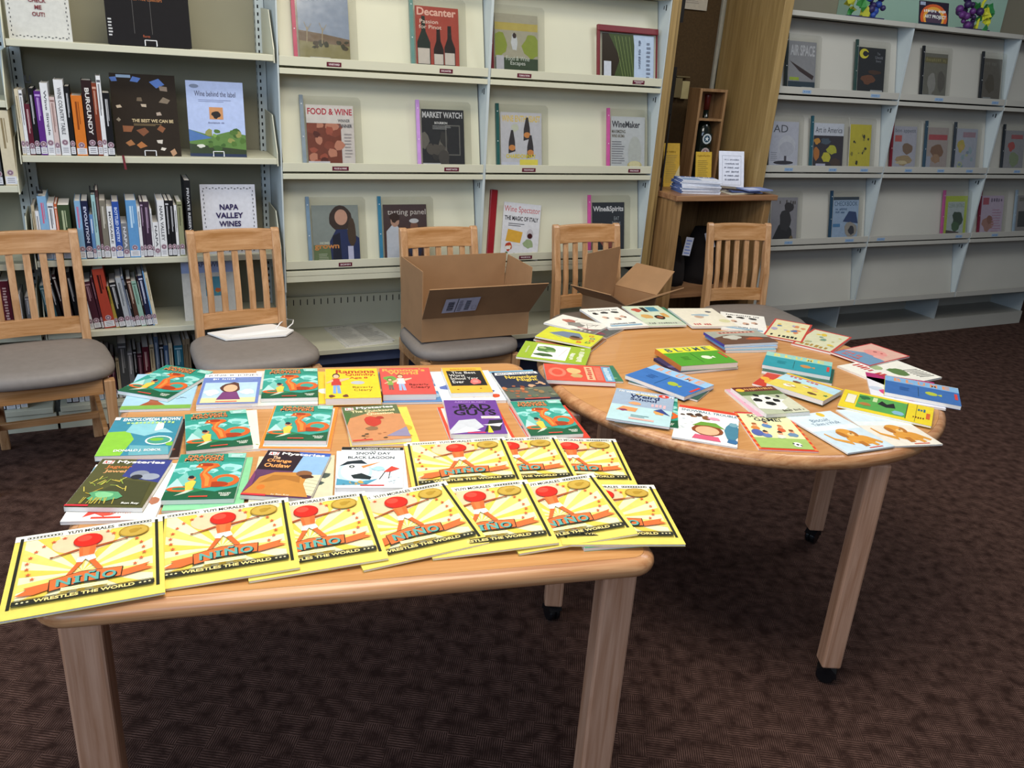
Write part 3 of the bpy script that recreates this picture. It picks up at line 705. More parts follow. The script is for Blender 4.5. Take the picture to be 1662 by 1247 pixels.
# ================================================================== COVER DESIGNS
def art_nino(w, h):
    a = Art(w, h, '#ebd465'); b = (.075, .17, .925, .925)
    a.rect(*b, '#f3eab8'); cx, cy = .47, .42
    for i in range(14):
        t0 = 2*math.pi*i/14+.12; t1 = t0+math.pi/14
        a.poly([(cx, cy), (cx+2*math.cos(t0), cy+2*math.sin(t0)), (cx+2*math.cos(t1), cy+2*math.sin(t1))], '#efd570' if i % 2 else '#eccb55', b)
    a.ell(.46, .80, .21, .14, '#efc9a0', 24)
    a.rect(.0, .925, 1, 1, '#f2eedd')
    for x in (.035, .945): a.rect(x, .10, x+.022, .965, '#2a2b22')
    a.text('YUYI MORALES', .34, .935, .66, .975, '#24241f')
    for x0, x1 in ((.08, .31), (.69, .92)):
        a.frame(x0, .94, x1, .968, .0011, '#3b3a30')
        for k in range(9): a.rect(x0+.012+k*.0235, .948, x0+.024+k*.0235, .960, '#3b3a30')
    for x, y in ((.33, .88), (.26, .85), (.20, .81), (.155, .75), (.125, .68), (.11, .61), (.115, .54), (.13, .47), (.16, .41), (.62, .89), (.66, .85), (.82, .73), (.85, .67), (.865, .60), (.87, .53), (.85, .46), (.81, .40)):
        a.star(x, y, .021, '#d2603a')
    sk = '#dc6a35'
    # plain little figure in a round red hood, arms out, white shorts
    a.poly([(.43, .705), (.44, .685), (.272, .632), (.268, .642)], '#a9522c'); a.poly([(.545, .715), (.745, .758), (.747, .747), (.55, .690)], '#a9522c')
    a.ell(.262, .637, .014, .010, '#8c4426', 8); a.ell(.75, .753, .014, .010, '#8c4426', 8)
    a.poly([(.435, .715), (.55, .725), (.535, .585), (.445, .575)], sk); a.poly([(.46, .71), (.51, .71), (.50, .60), (.465, .60)], '#e27a42')
    a.poly([(.435, .53), (.475, .53), (.395, .375), (.365, .375)], sk); a.poly([(.505, .53), (.545, .535), (.605, .405), (.575, .385)], sk)
    a.poly([(.435, .59), (.54, .60), (.555, .545), (.505, .525), (.485, .555), (.465, .52), (.425, .53)], '#f4f1e6')
    a.line(.435, .583, .54, .590, .0011, '#6c7d88')
    a.ell(.49, .80, .098, .088, '#b3241c', 26); a.ell(.488, .803, .092, .082, '#dd2b20', 26); a.ell(.465, .83, .05, .04, '#e84c3a', 16)
    a.ell(.80, .835, .105, .078, '#a8842c', 30); a.ell(.80, .835, .094, .068, '#c6a345', 26); a.blob(.80, .838, .05, .038, '#b18c30', 5, 9, .3); a.star(.845, .85, .016, '#a98328')
    o = '#e8703a'
    a.poly([(.07, .225), (.14, .28), (.12, .305), (.29, .335), (.31, .26), (.19, .215)], o); a.poly([(.71, .33), (.91, .385), (.875, .345), (.93, .31), (.73, .265), (.70, .29)], o)
    a.poly([(.27, .355), (.47, .405), (.735, .385), (.725, .265), (.60, .255), (.48, .265), (.27, .215)], '#3d2a1c'); a.poly([(.275, .35), (.47, .398), (.727, .38), (.717, .272), (.48, .275), (.28, .225)], o)
    a.rect(.35, .200, .64, .240, '#fdf2b0'); a.line(.42, .222, .56, .222, .0009, '#a27a3a')
    for d, c in ((.008, '#1f2b2a'), (0, '#62a79b')):
        a.text('N', .315+d, .262-d, .405+d, .345-d, c, True); a.text('I', .432+d, .272-d, .458+d, .350-d, c, True); a.rect(.420+d, .270-d, .470+d, .280-d, c); a.rect(.420+d, .342-d, .470+d, .352-d, c)
        a.text('Ñ', .490+d, .272-d, .58+d, .385-d, c, True); a.text('O', .60+d, .270-d, .69+d, .355-d, c, True)
    a.rect(.07, .105, .93, .112, '#2a2b22'); a.rect(.065, .115, .935, .165, '#2c2d24'); a.rect(.07, .168, .93, .175, '#2a2b22')
    a.text('WRESTLES THE WORLD', .195, .123, .81, .157, '#fbe28a')
    for x in (.10, .13, .16, .845, .875, .905): a.star(x, .14, .012, '#f6e9b0')
    return a
def art_dragon(w, h):
    a = Art(w, h, '#2c8f78')
    a.rect(0, .12, 1, .8, '#3a9d8c')
    for k, (x, y, r) in enumerate(((.12, .62, .16), (.82, .66, .2), (.55, .60, .16), (.3, .68, .14), (.95, .5, .16))): a.blob(x, y, r, r*.55, '#9fd8cf', k+3, 11, .5); a.blob(x-.02, y-.02, r*.6, r*.3, '#6cb9ae', k+9, 9, .5)
    a.poly([(0, .25), (.2, .58), (.35, .3)], '#7fc2b5'); a.poly([(.0, .22), (.1, .44), (.25, .24)], '#b6ddd4')
    a.poly([(0, .16), (.3, .23), (.7, .15), (1, .24), (1, 0), (0, 0)], '#1f5b3c')
    a.poly([(.0, .20), (.25, .27), (.55, .18), (.3, .12)], '#2e7d4e')
    o, d, l = '#e0642b', '#a83c1c', '#f08a3e'
    a.ell(.80, .38, .20, .135, o, 24); a.ell(.80, .39, .12, .07, '#3f9f8d', 20); a.ell(.70, .30, .16, .06, d, 16)
    a.poly([(.50, .22), (.62, .24), (.60, .46), (.50, .56), (.55, .64), (.66, .70), (.62, .76), (.44, .78), (.34, .74), (.30, .68), (.40, .67), (.44, .62), (.40, .52), (.46, .38)], o)
    a.poly([(.53, .26), (.58, .27), (.56, .45), (.47, .54), (.51, .64), (.58, .70), (.50, .69), (.45, .60), (.44, .52), (.50, .42)], l)
    a.ell(.20, .21, .19, .055, o, 18); a.ell(.20, .215, .12, .03, '#357d5c', 14); a.blob(.44, .73, .13, .05, d, 4, 10, .4); a.ell(.38, .73, .016, .012, '#ffe27a', 7)
    a.poly([(.28, .17), (.37, .20), (.39, .36), (.33, .40), (.24, .33)], '#ecc94f'); a.ell(.31, .43, .06, .045, '#c98a5c', 12); a.blob(.30, .455, .065, .04, '#2d2430', 2, 9)
    a.poly([(.15, .07), (.30, .12), (.40, .19), (.30, .18)], '#c7d0bd')
    a.poly([(.74, .90), (1, .88), (1, 1), (.72, 1)], '#8ecab8'); a.lines(.78, .92, .96, .98, 2, '#d5efe6', .5)
    for dd, c in ((.006, '#5a2716'), (0, '#d98852')): a.text('DRAGON', .13+dd, .895-dd, .66+dd, .965-dd, c); a.text('MASTERS', .10+dd, .825-dd, .68+dd, .89-dd, c)
    a.text('RISE OF THE EARTH DRAGON', .1, .785, .66, .808, '#9adcd0', False)
    a.text('TRACEY', .76, .085, .94, .115, '#eef2e2'); a.text('WEST', .79, .045, .92, .075, '#eef2e2'); a.rect(.36, .035, .62, .06, '#d6493a')
    return a
def person(a, x, y, s, body, skin, hair, legs='#4f6fa8'):
    a.poly([(x-.07*s, y-.42*s), (x-.01*s, y-.42*s), (x, y-.1*s), (x-.06*s, y-.1*s)], legs); a.poly([(x+.02*s, y-.42*s), (x+.09*s, y-.42*s), (x+.06*s, y-.1*s), (x, y-.1*s)], legs)
    a.poly([(x-.10*s, y-.14*s), (x+.10*s, y-.14*s), (x+.08*s, y+.10*s), (x-.08*s, y+.10*s)], body)
    a.poly([(x+.06*s, y+.08*s), (x+.26*s, y+.12*s), (x+.26*s, y+.08*s), (x+.08*s, y-.02*s)], skin); a.poly([(x-.06*s, y+.08*s), (x-.2*s, y-.04*s), (x-.17*s, y-.07*s), (x-.06*s, y)], skin)
    a.ell(x, y+.2*s, .075*s, .095*s, hair, 12); a.ell(x, y+.18*s, .058*s, .07*s, skin, 12)
def art_junie(w, h):
    a = Art(w, h, '#6f83bf'); a.rect(0, .86, 1, 1, '#fbfaf6'); a.text('JUNIE B. JONES', .06, .885, .94, .965, '#2b2530', False); a.rect(.05, .03, .95, .68, '#b9d4e4')
    a.text('Shipwrecked', .12, .77, .55, .83, '#f4f4f4'); a.lines(.6, .72, .95, .83, 3, '#8fa3d2'); a.rect(.05, .03, .95, .18, '#ecd9a4'); a.blob(.2, .35, .14, .12, '#f2f2ee', 3); a.blob(.8, .36, .14, .12, '#f2f2ee', 5)
    a.blob(.5, .5, .2, .19, '#5d3a2c', 2, 14, .25); a.ell(.5, .48, .12, .12, '#e9b68f', 16); a.poly([(.3, .12), (.7, .12), (.62, .36), (.38, .36)], '#7a3f72'); a.rect(.3, .05, .65, .075, '#d84d46'); return a
def art_ramona(w, h):
    a = Art(w, h, '#f6cb2e'); 
    for t, x0, y0, x1, y1 in (('Ramona', .20, .83, .95, .96), ('Quimby,', .38, .72, .95, .83), ('Age 8', .45, .62, .80, .70)): a.text(t, x0, y0, x1, y1, '#b52a22')
    a.ell(.6, .50, .13, .06, '#b9bcc0', 18); a.text('Beverly', .5, .30, .88, .38, '#4a2a1a', False); a.text('Cleary', .52, .20, .85, .29, '#4a2a1a', False)
    person(a, .2, .55, .95, '#c43a34', '#eab892', '#3c2a22', '#7fa5d6'); a.blob(.11, .07, .07, .05, '#6a3a30', 1); a.blob(.36, .07, .07, .05, '#6a3a30', 2); return a
def art_ramona_world(w, h):
    a = Art(w, h, '#d9534c'); a.text("Ramona's", .05, .86, .9, .97, '#efae52'); a.text('World', .15, .74, .75, .86, '#efae52')
    a.blob(.18, .58, .14, .13, '#6fa04a', 3); person(a, .38, .50, .85, '#f2f2ee', '#f0bf9c', '#7c4a2c', '#9db7de'); person(a, .17, .42, .6, '#88a84f', '#eab892', '#4b3020', '#6d665a')
    a.text('Beverly', .53, .30, .9, .38, '#5a1c18', False); a.text('Cleary', .55, .19, .92, .29, '#5a1c18', False); return a
def art_school_year(w, h):
    a = Art(w, h, '#efb43c'); a.rect(.08, .26, .95, .86, '#1f1d20'); a.text('The Best', .2, .74, .8, .83, '#f3efe6', False); a.text('Worst', .12, .62, .5, .72, '#f3efe6', False); a.text('School Year', .12, .50, .8, .60, '#f3efe6', False); a.text('Ever', .14, .36, .42, .47, '#f3efe6', False)
    a.blob(.70, .42, .15, .14, '#e0706a', 3, 9); a.ell(.7, .42, .07, .05, '#f08f88'); a.text('BARBARA ROBINSON', .2, .90, .85, .94, '#8a4a1c', False); a.star(.2, .12, .04, '#8a5a1c'); a.star(.75, .15, .04, '#8a5a1c'); return a
def az_title(a, c1='#f6f2ea'):
    a.rect(.05, .89, .20, .965, '#f4f0ea'); a.text('A', .06, .895, .115, .96, '#c5392c'); a.text('to', .12, .90, .145, .935, '#333333'); a.text('Z', .15, .895, .195, .96, '#c5392c'); a.text('Mysteries', .25, .89, .92, .97, c1)
def art_november(w, h):
    a = Art(w, h, '#22283f'); a.text('November', .22, .74, .9, .86, '#e3c24b'); a.text('Night', .42, .62, .85, .74, '#e3c24b'); a.poly([(.04, .88), (.96, .9), (.94, .98), (.06, .97)], '#f1eee6'); a.text('MAGIC TREE HOUSE', .1, .90, .9, .955, '#2b3a6a')
    a.rect(0, .06, 1, .42, '#5e6254'); a.scatter(16, ['#a4603e', '#c47a4c', '#87452e'], .02, .08, .45, .5, .03, .07, 3); a.scatter(10, ['#7f8368', '#5c6c54', '#95764e'], .45, .1, .98, .42, .04, .09, 8); a.scatter(6, ['#caa07e', '#b5805c'], .55, .45, .95, .58, .04, .08, 5); a.rect(.3, .02, .8, .05, '#c8473c'); return a
def art_encyclopedia(w, h):
    a = Art(w, h, '#3d8aa0'); a.poly([(0, 0), (.34, 0), (.42, .4), (.3, .62), (0, .6)], '#8bc63f'); a.poly([(.25, .6), (.3, .85), (.6, .9), (.8, .6), (.55, .48)], '#8cc7cf'); a.poly([(.4, .25), (.95, .2), (1, 0), (.45, 0)], '#6aaab4')
    a.poly([(.66, .62), (.78, .62), (.76, .82), (.66, .86)], '#f3f3ee'); a.poly([(.62, .58), (.95, .55), (.8, .68)], '#9fd0d6'); a.ell(.78, .36, .19, .115, '#eef2ee', 26); a.ell(.78, .36, .165, .095, '#4f9a86', 26); a.ell(.75, .38, .10, .04, '#7dbb3d', 14); a.ell(.98, .26, .08, .05, '#7dbb3d')
    a.text('ENCYCLOPEDIA BROWN', .13, .89, .97, .975, '#f5f6f2'); a.text('GETS HIS MAN', .2, .80, .92, .87, '#b8d98a'); a.text('DONALD J. SOBOL', .22, .07, .88, .14, '#f5f6f2'); a.rect(0, .92, .08, 1, '#f4f2ee'); return a
def art_quicksand(w, h):
    a = Art(w, h, '#c98a5c'); a.poly([(0, .62), (.5, .8), (1, .7), (1, 1), (0, 1)], '#5e6b46'); a.poly([(0, .45), (.15, .8), (0, .85)], '#476a38'); az_title(a); a.text('The Quicksand', .14, .79, .92, .87, '#f0d9a6'); a.text('Question', .4, .70, .88, .78, '#f0d9a6')
    a.blob(.45, .52, .17, .16, '#c0392c', 4, 12, .3); a.blob(.60, .62, .09, .06, '#a93226', 5); a.blob(.40, .33, .12, .06, '#8c6a4a', 7); a.poly([(.6, .1), (1, .32), (1, .05)], '#9088a4'); a.scatter(8, ['#5a4630', '#b97a50'], .05, .05, .6, .2, .02, .05, 2); a.rect(.02, .02, .35, .045, '#d6433c'); return a
def art_badguys(w, h):
    a = Art(w, h, '#6d3f93'); a.text('AARON BLABEY', .2, .92, .8, .955, '#c9a8dd', False); a.text('the', .14, .76, .24, .81, '#22152d'); a.text('BAD', .26, .70, .86, .87, '#17121d'); a.text('GUYS', .14, .53, .92, .70, '#17121d')
    a.poly([(0, .1), (.2, .38), (.5, .42), (.62, .2), (.4, .06), (0, 0)], '#c9cbd0'); a.poly([(.6, .05), (.9, .1), (1, .4), (.75, .38)], '#2b2b31'); a.poly([(.05, .02), (.3, .2), (.55, .08)], '#f1f1f1'); a.poly([(.6, .25), (.98, .3), (.9, .2)], '#e9e9ea'); a.poly([(.66, .03), (.72, .26), (.76, .03)], '#e8da3c'); a.rect(.62, .43, .96, .50, '#ece4dc'); a.lines(.64, .44, .94, .49, 2, '#b7a79c'); a.rect(.3, .02, .62, .05, '#d23e64'); return a
def art_jaguar(w, h):
    a = Art(w, h, '#54532f'); a.poly([(.45, .62), (1, .5), (1, 1), (.5, 1)], '#3c4486'); az_title(a); a.text('Jaguar', .14, .77, .5, .86, '#c2733d'); a.text('Jewel', .16, .68, .46, .76, '#d8a06a')
    a.ell(.68, .66, .13, .09, '#8b909c', 18); a.ell(.84, .62, .13, .07, '#9aa0ad', 18); a.ell(.66, .61, .08, .05, '#2c2e38', 12); a.poly([(.1, .05), (.95, .05), (.9, .5), (.5, .55)], '#47482c')
    rg = random.Random(3)
    for i in range(26):
        x, y = rg.uniform(.05, .62), rg.uniform(.25, .55); a.line(x, y, x+rg.uniform(-.1, .14), y+rg.uniform(-.1, .1), .0016, rg.choice(['#cfae3a', '#e3cf5f', '#9bb04a']))
    a.blob(.42, .2, .26, .13, '#5aa070', 3, 14, .4); a.blob(.38, .22, .16, .07, '#86c88e', 4, 12, .5)
    for i in range(14): x = rg.uniform(.15, .6); a.line(x, .05, x+rg.uniform(-.05, .05), .17, .0014, '#c3b14a')
    a.text('Ron Roy', .7, .04, .93, .085, '#f1efe5'); a.rect(0, .0, .3, .03, '#d6323f'); return a
def art_outlaw(w, h):
    a = Art(w, h, '#5f3a5c'); a.rect(0, .55, .6, 1, '#2c1c24'); a.poly([(.55, .45), (1, .25), (1, 1), (.6, 1)], '#8fb4d6'); a.poly([(.55, .9), (1, .93), (1, 1), (.5, 1)], '#3c5cae'); az_title(a); a.text('The', .14, .80, .26, .87, '#efc49a'); a.text('Orange', .08, .71, .46, .80, '#f0a25c'); a.text('Outlaw', .08, .61, .48, .70, '#f0a25c')
    a.poly([(.70, .1), (1, .05), (1, .5), (.76, .48)], '#d8d3b0'); 
    for k in range(5): a.line(.74, .12+k*.07, 1, .08+k*.07, .0012, '#a89f7c')
    a.poly([(0, .02), (.95, .02), (.8, .28), (.8, .42), (.62, .52), (.3, .5), (.12, .38), (.08, .2)], '#c4853c'); a.poly([(.15, .25), (.3, .44), (.7, .44), (.74, .3), (.5, .36)], '#a96f30'); a.ell(.74, .5, .12, .07, '#8a5b3a', 14); a.blob(.8, .44, .12, .05, '#4a2c20', 3); a.ell(.22, .17, .06, .05, '#e8742c', 12); a.rect(0, 0, .35, .035, '#d8373f'); a.text('by Ron Roy', .42, .02, .68, .055, '#f5e9cf', False); a.poly([(0, .04), (.08, .2), (.05, .4), (0, .5)], '#7c3f66'); return a
def art_snowday(w, h):
    a = Art(w, h, '#f4f5f4'); a.rect(0, .92, 1, 1, '#1e1e20'); a.text('BLACK LAGOON ADVENTURES', .16, .935, .95, .98, '#d8d9cf'); a.text('THE', .46, .87, .56, .90, '#2b3440'); a.text('SNOW DAY', .24, .80, .80, .865, '#20303c'); a.text('FROM THE', .36, .765, .66, .79, '#48586a', False); a.text('BLACK LAGOON', .12, .69, .86, .755, '#20303c')
    a.ell(.26, .36, .27, .27, '#bcd7e4', 24); a.ell(.26, .38, .22, .22, '#edf3f5', 22); a.poly([(.0, .5), (.12, .62), (.34, .66), (.44, .56), (.2, .56)], '#1f2a33'); a.ell(.2, .49, .045, .035, '#2c3338', 12); a.ell(.2, .49, .02, .016, '#e8e8e0', 8); a.poly([(.34, .5), (.66, .62), (.38, .45)], '#e08c4e')
    a.poly([(.2, .28), (.36, .33), (.52, .24), (.5, .18), (.25, .2)], '#1e2a2e'); a.poly([(0, .05), (.45, .06), (.62, .2), (.3, .12), (0, .2)], '#4f96b0'); a.scatter(10, ['#caa34e', '#3f7f96'], .05, .05, .5, .12, .02, .05, 3)
    a.blob(.62, .44, .12, .08, '#a6cdd8', 5); a.poly([(.7, .36), (.82, .5), (.95, .44), (.8, .36)], '#d64538'); a.line(.72, .36, .64, .18, .002, '#333333'); a.line(.8, .36, .78, .2, .002, '#333333'); a.rect(.36, .03, .72, .055, '#d6433c'); a.scatter(7, ['#cfdde2'], .5, .05, .95, .3, .02, .04, 6); return a
def gen(bg, cols, title=None, tcol='#333333', seed=1, band=None, n=10, rot=0, sub=None):
    def f(w, h):
        a = Art(w, h, bg)
        if band: a.rect(0, .82, 1, 1, band)
        a.scatter(n, cols, .1, .12, .9, .7, .05, .16, seed)
        if title: a.text(title, .12, .84, .88, .95, tcol)
        if sub: a.text(sub, .25, .03, .75, .08, tcol, False)
        return a
    return f
def art_volcano(w, h):
    a = Art(w, h, '#a9cfe8'); a.rect(0, 0, 1, .10, '#7fb04c'); a.poly([(.25, .1), (.36, .2), (.40, .36), (.47, .36), (.5, .2), (.62, .1)], '#a4552c'); a.scatter(5, ['#f1f6f8'], .05, .3, .3, .8, .05, .09, 3); a.line(.75, .25, .85, .3, .0015, '#333333'); a.line(.8, .3, .9, .27, .0015, '#333333'); a.text('HOORAY', .12, .82, .6, .93, '#2c4f8c'); return a
def art_frog(w, h):
    a = Art(w, h, '#9ab52e'); a.rect(.20, .10, .70, .92, '#f4f1e6'); a.blob(.36, .63, .16, .20, '#4f7a3a', 3, 14, .25); a.blob(.36, .30, .17, .13, '#3a5a2c', 5, 12, .35); a.blob(.30, .70, .08, .07, '#a9c482', 6); a.blob(.44, .55, .08, .06, '#7fa061', 7); a.ell(.33, .77, .03, .03, '#1f2a1a', 8)
    a.line(.58, .3, .66, .8, .0012, '#a98bb0'); a.text('JUMP, FROG,', .84, .14, .93, .90, '#f3f4dc', True, -90); a.text('JUMP!', .73, .2, .81, .6, '#f3f4dc', True, -90); a.text('ROBERT KALAN', .08, .3, .11, .7, '#dfe6b0', False, -90); return a
def art_good(w, h):
    a = Art(w, h, '#d3d32e'); a.poly([(.12, .5), (.3, .8), (.6, .85), (.75, .5), (.5, .35)], '#6f7f96'); a.blob(.62, .42, .13, .15, '#8a5a38', 4, 12, .2); a.blob(.60, .52, .12, .09, '#3b2a20', 6); a.line(.15, .5, .4, .3, .003, '#5a88b0')
    for i, (ch, x, y, c) in enumerate((('G', .78, .74, '#d8622c'), ('O', .84, .56, '#2f6f9c'), ('O', .86, .38, '#c8373a'), ('D', .84, .20, '#3e8a4a'), ('B', .70, .12, '#d8622c'))): a.text(ch, x, y, x+.09, y+.14, c)
    return a
def art_ring(bg, frame, cols, title, tcol, seed, bottom=False):
    def f(w, h):
        a = Art(w, h, frame); a.rect(.05, .04, .95, .96, bg); a.scatter(14, cols, .14, .25 if bottom else .12, .86, .85 if bottom else .7, .04, .12, seed)
        a.text(title, .14, .08 if bottom else .82, .86, .2 if bottom else .92, tcol); return a
    return f
def art_blume(band, field, letters, motif, sub):
    def f(w, h):
        a = Art(w, h, field); a.rect(0, .70, 1, 1, band); n = len('BLUME')
        for i, ch in enumerate('BLUME'): a.text(ch, .12+i*.165, .75, .22+i*.165, .94, letters)
        a.blob(.62, .36, .09, .12, motif, 4, 10, .3); a.poly([(.69, .36), (.76, .42), (.76, .3)], motif); a.line(.45, .1, .45, .62, .0012, '#1f3c30'); a.lines(.2, .3, .36, .5, 3, sub, .35, 4); a.rect(.93, .28, .97, .6, '#d8433c'); a.line(0, .985, 1, .985, .002, '#e8e8e0'); return a
    return f
def art_cat(w, h):
    a = Art(w, h, '#ecd22a'); a.rect(.18, .14, .72, .90, '#5aa650'); a.rect(.05, .30, .16, .80, '#efe9d0'); a.frame(.05, .30, .16, .80, .001, '#7a7a52'); a.blob(.25, .74, .07, .12, '#2f6b3e', 3); a.poly([(.40, .55), (.44, .75), (.5, .62), (.57, .76), (.60, .5), (.5, .45)], '#1f1f22'); a.blob(.27, .4, .08, .12, '#b5793c', 5); a.rect(.34, .62, .39, .85, '#cfe0a8'); a.blob(.64, .28, .09, .12, '#86b7cc', 6); a.line(.72, .1, .72, .95, .002, '#3a3a20'); a.line(.82, .05, .82, .97, .0014, '#8a7a1c')
    a.text('CAT', .83, .62, .92, .80, '#2a6a8a'); a.text('STORIES', .74, .22, .92, .36, '#6b2a1a'); a.rect(.93, .3, .97, .6, '#d8622c'); return a
def art_pup(bg, title, seed, full=True):
    def f(w, h):
        a = Art(w, h, bg); a.rect(0, .55, 1, 1, '#dbe9ef'); a.poly([(0, .55), (1, .5), (1, .62), (0, .66)], '#e8f1ee'); a.ell(.68, .93, .07, .06, '#e8c33c', 14)
        if title: a.text(title[0], .3, .76, .68, .84, '#4b6c86', False); a.text(title[1], .22, .67, .80, .74, '#4b6c86', False)
        o, d = '#dd9a3c', '#b9742a'
        a.ell(.62, .24, .24, .12, o, 20, -.1); a.ell(.55, .42, .16, .12, o, 18); a.ell(.44, .40, .06, .09, d, 12, .3); a.ell(.68, .39, .05, .08, d, 12, -.3); a.ell(.60, .38, .06, .04, '#f0c583', 12); a.ell(.62, .395, .018, .014, '#3a2418', 8)
        a.poly([(.4, .22), (.2, .34), (.16, .48), (.13, .46), (.16, .3), (.36, .14)], o); a.poly([(.5, .2), (.5, .08), (.6, .08), (.6, .2)], d); a.poly([(.75, .22), (.88, .10), (.94, .13), (.82, .28)], o); a.poly([(.66, .18), (.72, .06), (.8, .08), (.76, .2)], o)
        a.rect(.52, .03, .8, .05, '#d8543c'); return a
    return f
def art_soccer(w, h):
    a = Art(w, h, '#d8452c')
    for k in range(9):
        a.rect(.0, .02+k*.11, .05, .07+k*.11, '#ec8a44'); a.rect(.95, .02+k*.11, 1, .07+k*.11, '#ec8a44')
    a.rect(.05, .04, .95, .95, '#ece9b0'); a.rect(.05, .04, .95, .3, '#a4c26a'); a.rect(.05, .95, .95, 1, '#c9403a'); a.text('SOCCER', .2, .85, .8, .93, '#2a2a30'); a.text('GAME!', .28, .75, .76, .84, '#2a2a30')
    for i, (x, y, c, hr) in enumerate(((.2, .55, '#d8843c', '#a85a2c'), (.42, .62, '#5f86b8', '#2c2422'), (.64, .52, '#d8643c', '#c9743c'), (.78, .40, '#6f8fae', '#8a4a2a'), (.3, .35, '#6a7fb4', '#3c2a22'), (.55, .34, '#e0e0d0', '#4a3022'))): a.blob(x, y, .10, .07, c, i, 10); a.ell(x+.02, y+.09, .045, .05, '#e2a57c', 10); a.blob(x+.02, y+.115, .05, .035, hr, i+4, 8)
    a.ell(.17, .42, .10, .09, '#5866a8', 14); a.ell(.72, .14, .075, .06, '#f4f4ee', 14); a.blob(.72, .14, .03, .025, '#222222', 3); a.blob(.66, .16, .02, .02, '#222222', 4); a.blob(.77, .12, .02, .02, '#222222', 4); return a
def art_snowball(w, h):
    a = Art(w, h, '#f5f3ea'); a.rect(0, .92, 1, 1, '#d8452f'); a.text('SNOWBALL TROUBLE', .05, .83, .97, .90, '#4c6f86'); a.scatter(6, ['#8a5a38', '#a8432c', '#4a3a34'], .08, .66, .5, .78, .05, .08, 2); a.scatter(12, ['#dfe3e4', '#c9d3d8'], .05, .3, .4, .6, .02, .04, 5)
    a.blob(.52, .34, .26, .17, '#8a4a2a', 3, 16, .12); a.ell(.52, .32, .19, .12, '#edb48c', 20); a.poly([(.27, .42), (.4, .56), (.64, .57), (.79, .43), (.52, .47)], '#6f9f3e'); a.poly([(.3, .06), (.75, .06), (.7, .18), (.34, .18)], '#d8607c'); a.blob(.6, .70, .12, .06, '#e79ab0', 5)
    a.blob(.90, .40, .12, .26, '#4a8298', 7, 12, .2); a.blob(.92, .60, .09, .07, '#7ba8b4', 8); a.blob(.92, .12, .1, .07, '#3d6f9c', 9); return a
def art_weird(w, h):
    a = Art(w, h, '#9fb0c4'); a.rect(0, 0, 1, .48, '#b9d8da'); a.text('MY WEIRD SCHOOL', .06, .90, .72, .955, '#f2f2ec'); a.ell(.82, .925, .09, .055, '#d8402f', 16); a.text('2', .79, .90, .85, .95, '#f2f2ec'); a.text('M', .92, .89, .98, .95, '#eef0ee')
    a.text('Weird', .26, .76, .76, .87, '#222f58'); a.text('School', .28, .67, .72, .76, '#222f58'); a.rect(.35, .865, .72, .89, '#e8c75a'); a.poly([(.1, .3), (.2, .44), (.45, .42), (.42, .3)], '#e29a62'); a.blob(.22, .32, .08, .04, '#8a3c5c', 3); a.blob(.38, .57, .12, .07, '#e0a070', 5); a.text('FEST', .64, .52, .9, .63, '#e4b4b8'); a.blob(.80, .38, .12, .09, '#e7a05a', 6); a.poly([(.7, .42), (.82, .5), (.98, .32)], '#3a4a86'); a.lines(.36, .15, .66, .23, 2, '#5f8a8c', .4); a.rect(.34, .07, .74, .12, '#e2b0a4'); return a
def art_red(w, h):
    a = Art(w, h, '#d8503c'); a.ell(.18, .5, .13, .28, '#e87a62', 16); a.ell(.18, .5, .08, .18, '#d8503c', 16); a.blob(.42, .6, .13, .2, '#e7b87a', 4); a.blob(.46, .32, .12, .14, '#c9a56a', 6); a.rect(.60, .1, .72, .9, '#dfb48a'); a.rect(.74, .1, .84, .9, '#d8735c'); a.rect(.86, .05, 1, .95, '#6fa5c4'); a.text('MORRIS', .62, .15, .70, .85, '#c8473a', True, -90); a.text('THE MOOSE', .88, .12, .97, .88, '#d9e8ef', True, -90); return a
def art_cow(w, h):
    a = Art(w, h, '#b9bfa2'); a.rect(0, .82, 1, 1, '#6b2f28'); a.text('THOROUGHBRED', .24, .87, .94, .96, '#d8a25c'); a.ell(.12, .88, .10, .06, '#e8b83a', 14); a.rect(0, .68, 1, .82, '#5d7440'); a.poly([(0, .2), (.15, .62), (.5, .68), (.72, .5), (.9, .45), (.95, .3), (.7, .2), (.5, .1)], '#ecebe2')
    for i, (x, y, r) in enumerate(((.22, .5, .11), (.4, .34, .12), (.5, .55, .09), (.32, .66, .08), (.62, .45, .09), (.8, .35, .06), (.78, .6, .05))): a.blob(x, y, r, r*.8, '#1f1f1e', i+3, 10, .4)
    a.poly([(.6, .0), (1, .0), (1, .55), (.7, .4)], '#d4d3b8'); a.text('A Puppy Tale', .45, .05, .95, .12, '#5a5444', False); return a
def art_field(w, h):
    a = Art(w, h, '#b9dbe4'); a.poly([(0, 0), (1, 0), (1, .5), (.5, .62), (0, .45)], '#e3cf5c'); a.rect(0, .93, 1, 1, '#e8c93a'); a.rect(0, .9, 1, .93, '#d8543c'); a.text('SUNNY DAYS', .1, .79, .85, .88, '#c8473a'); a.scatter(9, ['#e7b07a', '#f1efe6', '#c9a03c', '#7a4a34'], .2, .25, .8, .62, .05, .11, 5); a.blob(.72, .2, .1, .06, '#6b4a30', 4); a.star(.93, .3, .05, '#3d7a4a'); return a
def art_scribble(w, h):
    a = Art(w, h, '#f5efd8'); rg = random.Random(8)
    for i in range(16): x, y = rg.uniform(.08, .95), rg.uniform(.05, .95); a.line(x, y, x+rg.uniform(-.1, .12), y+rg.uniform(-.05, .05), .0028, rg.choice(['#2f4a30', '#2a2a2a', '#7a8a30']))
    a.text('GREGORY', .2, .85, .75, .93, '#33302a'); return a
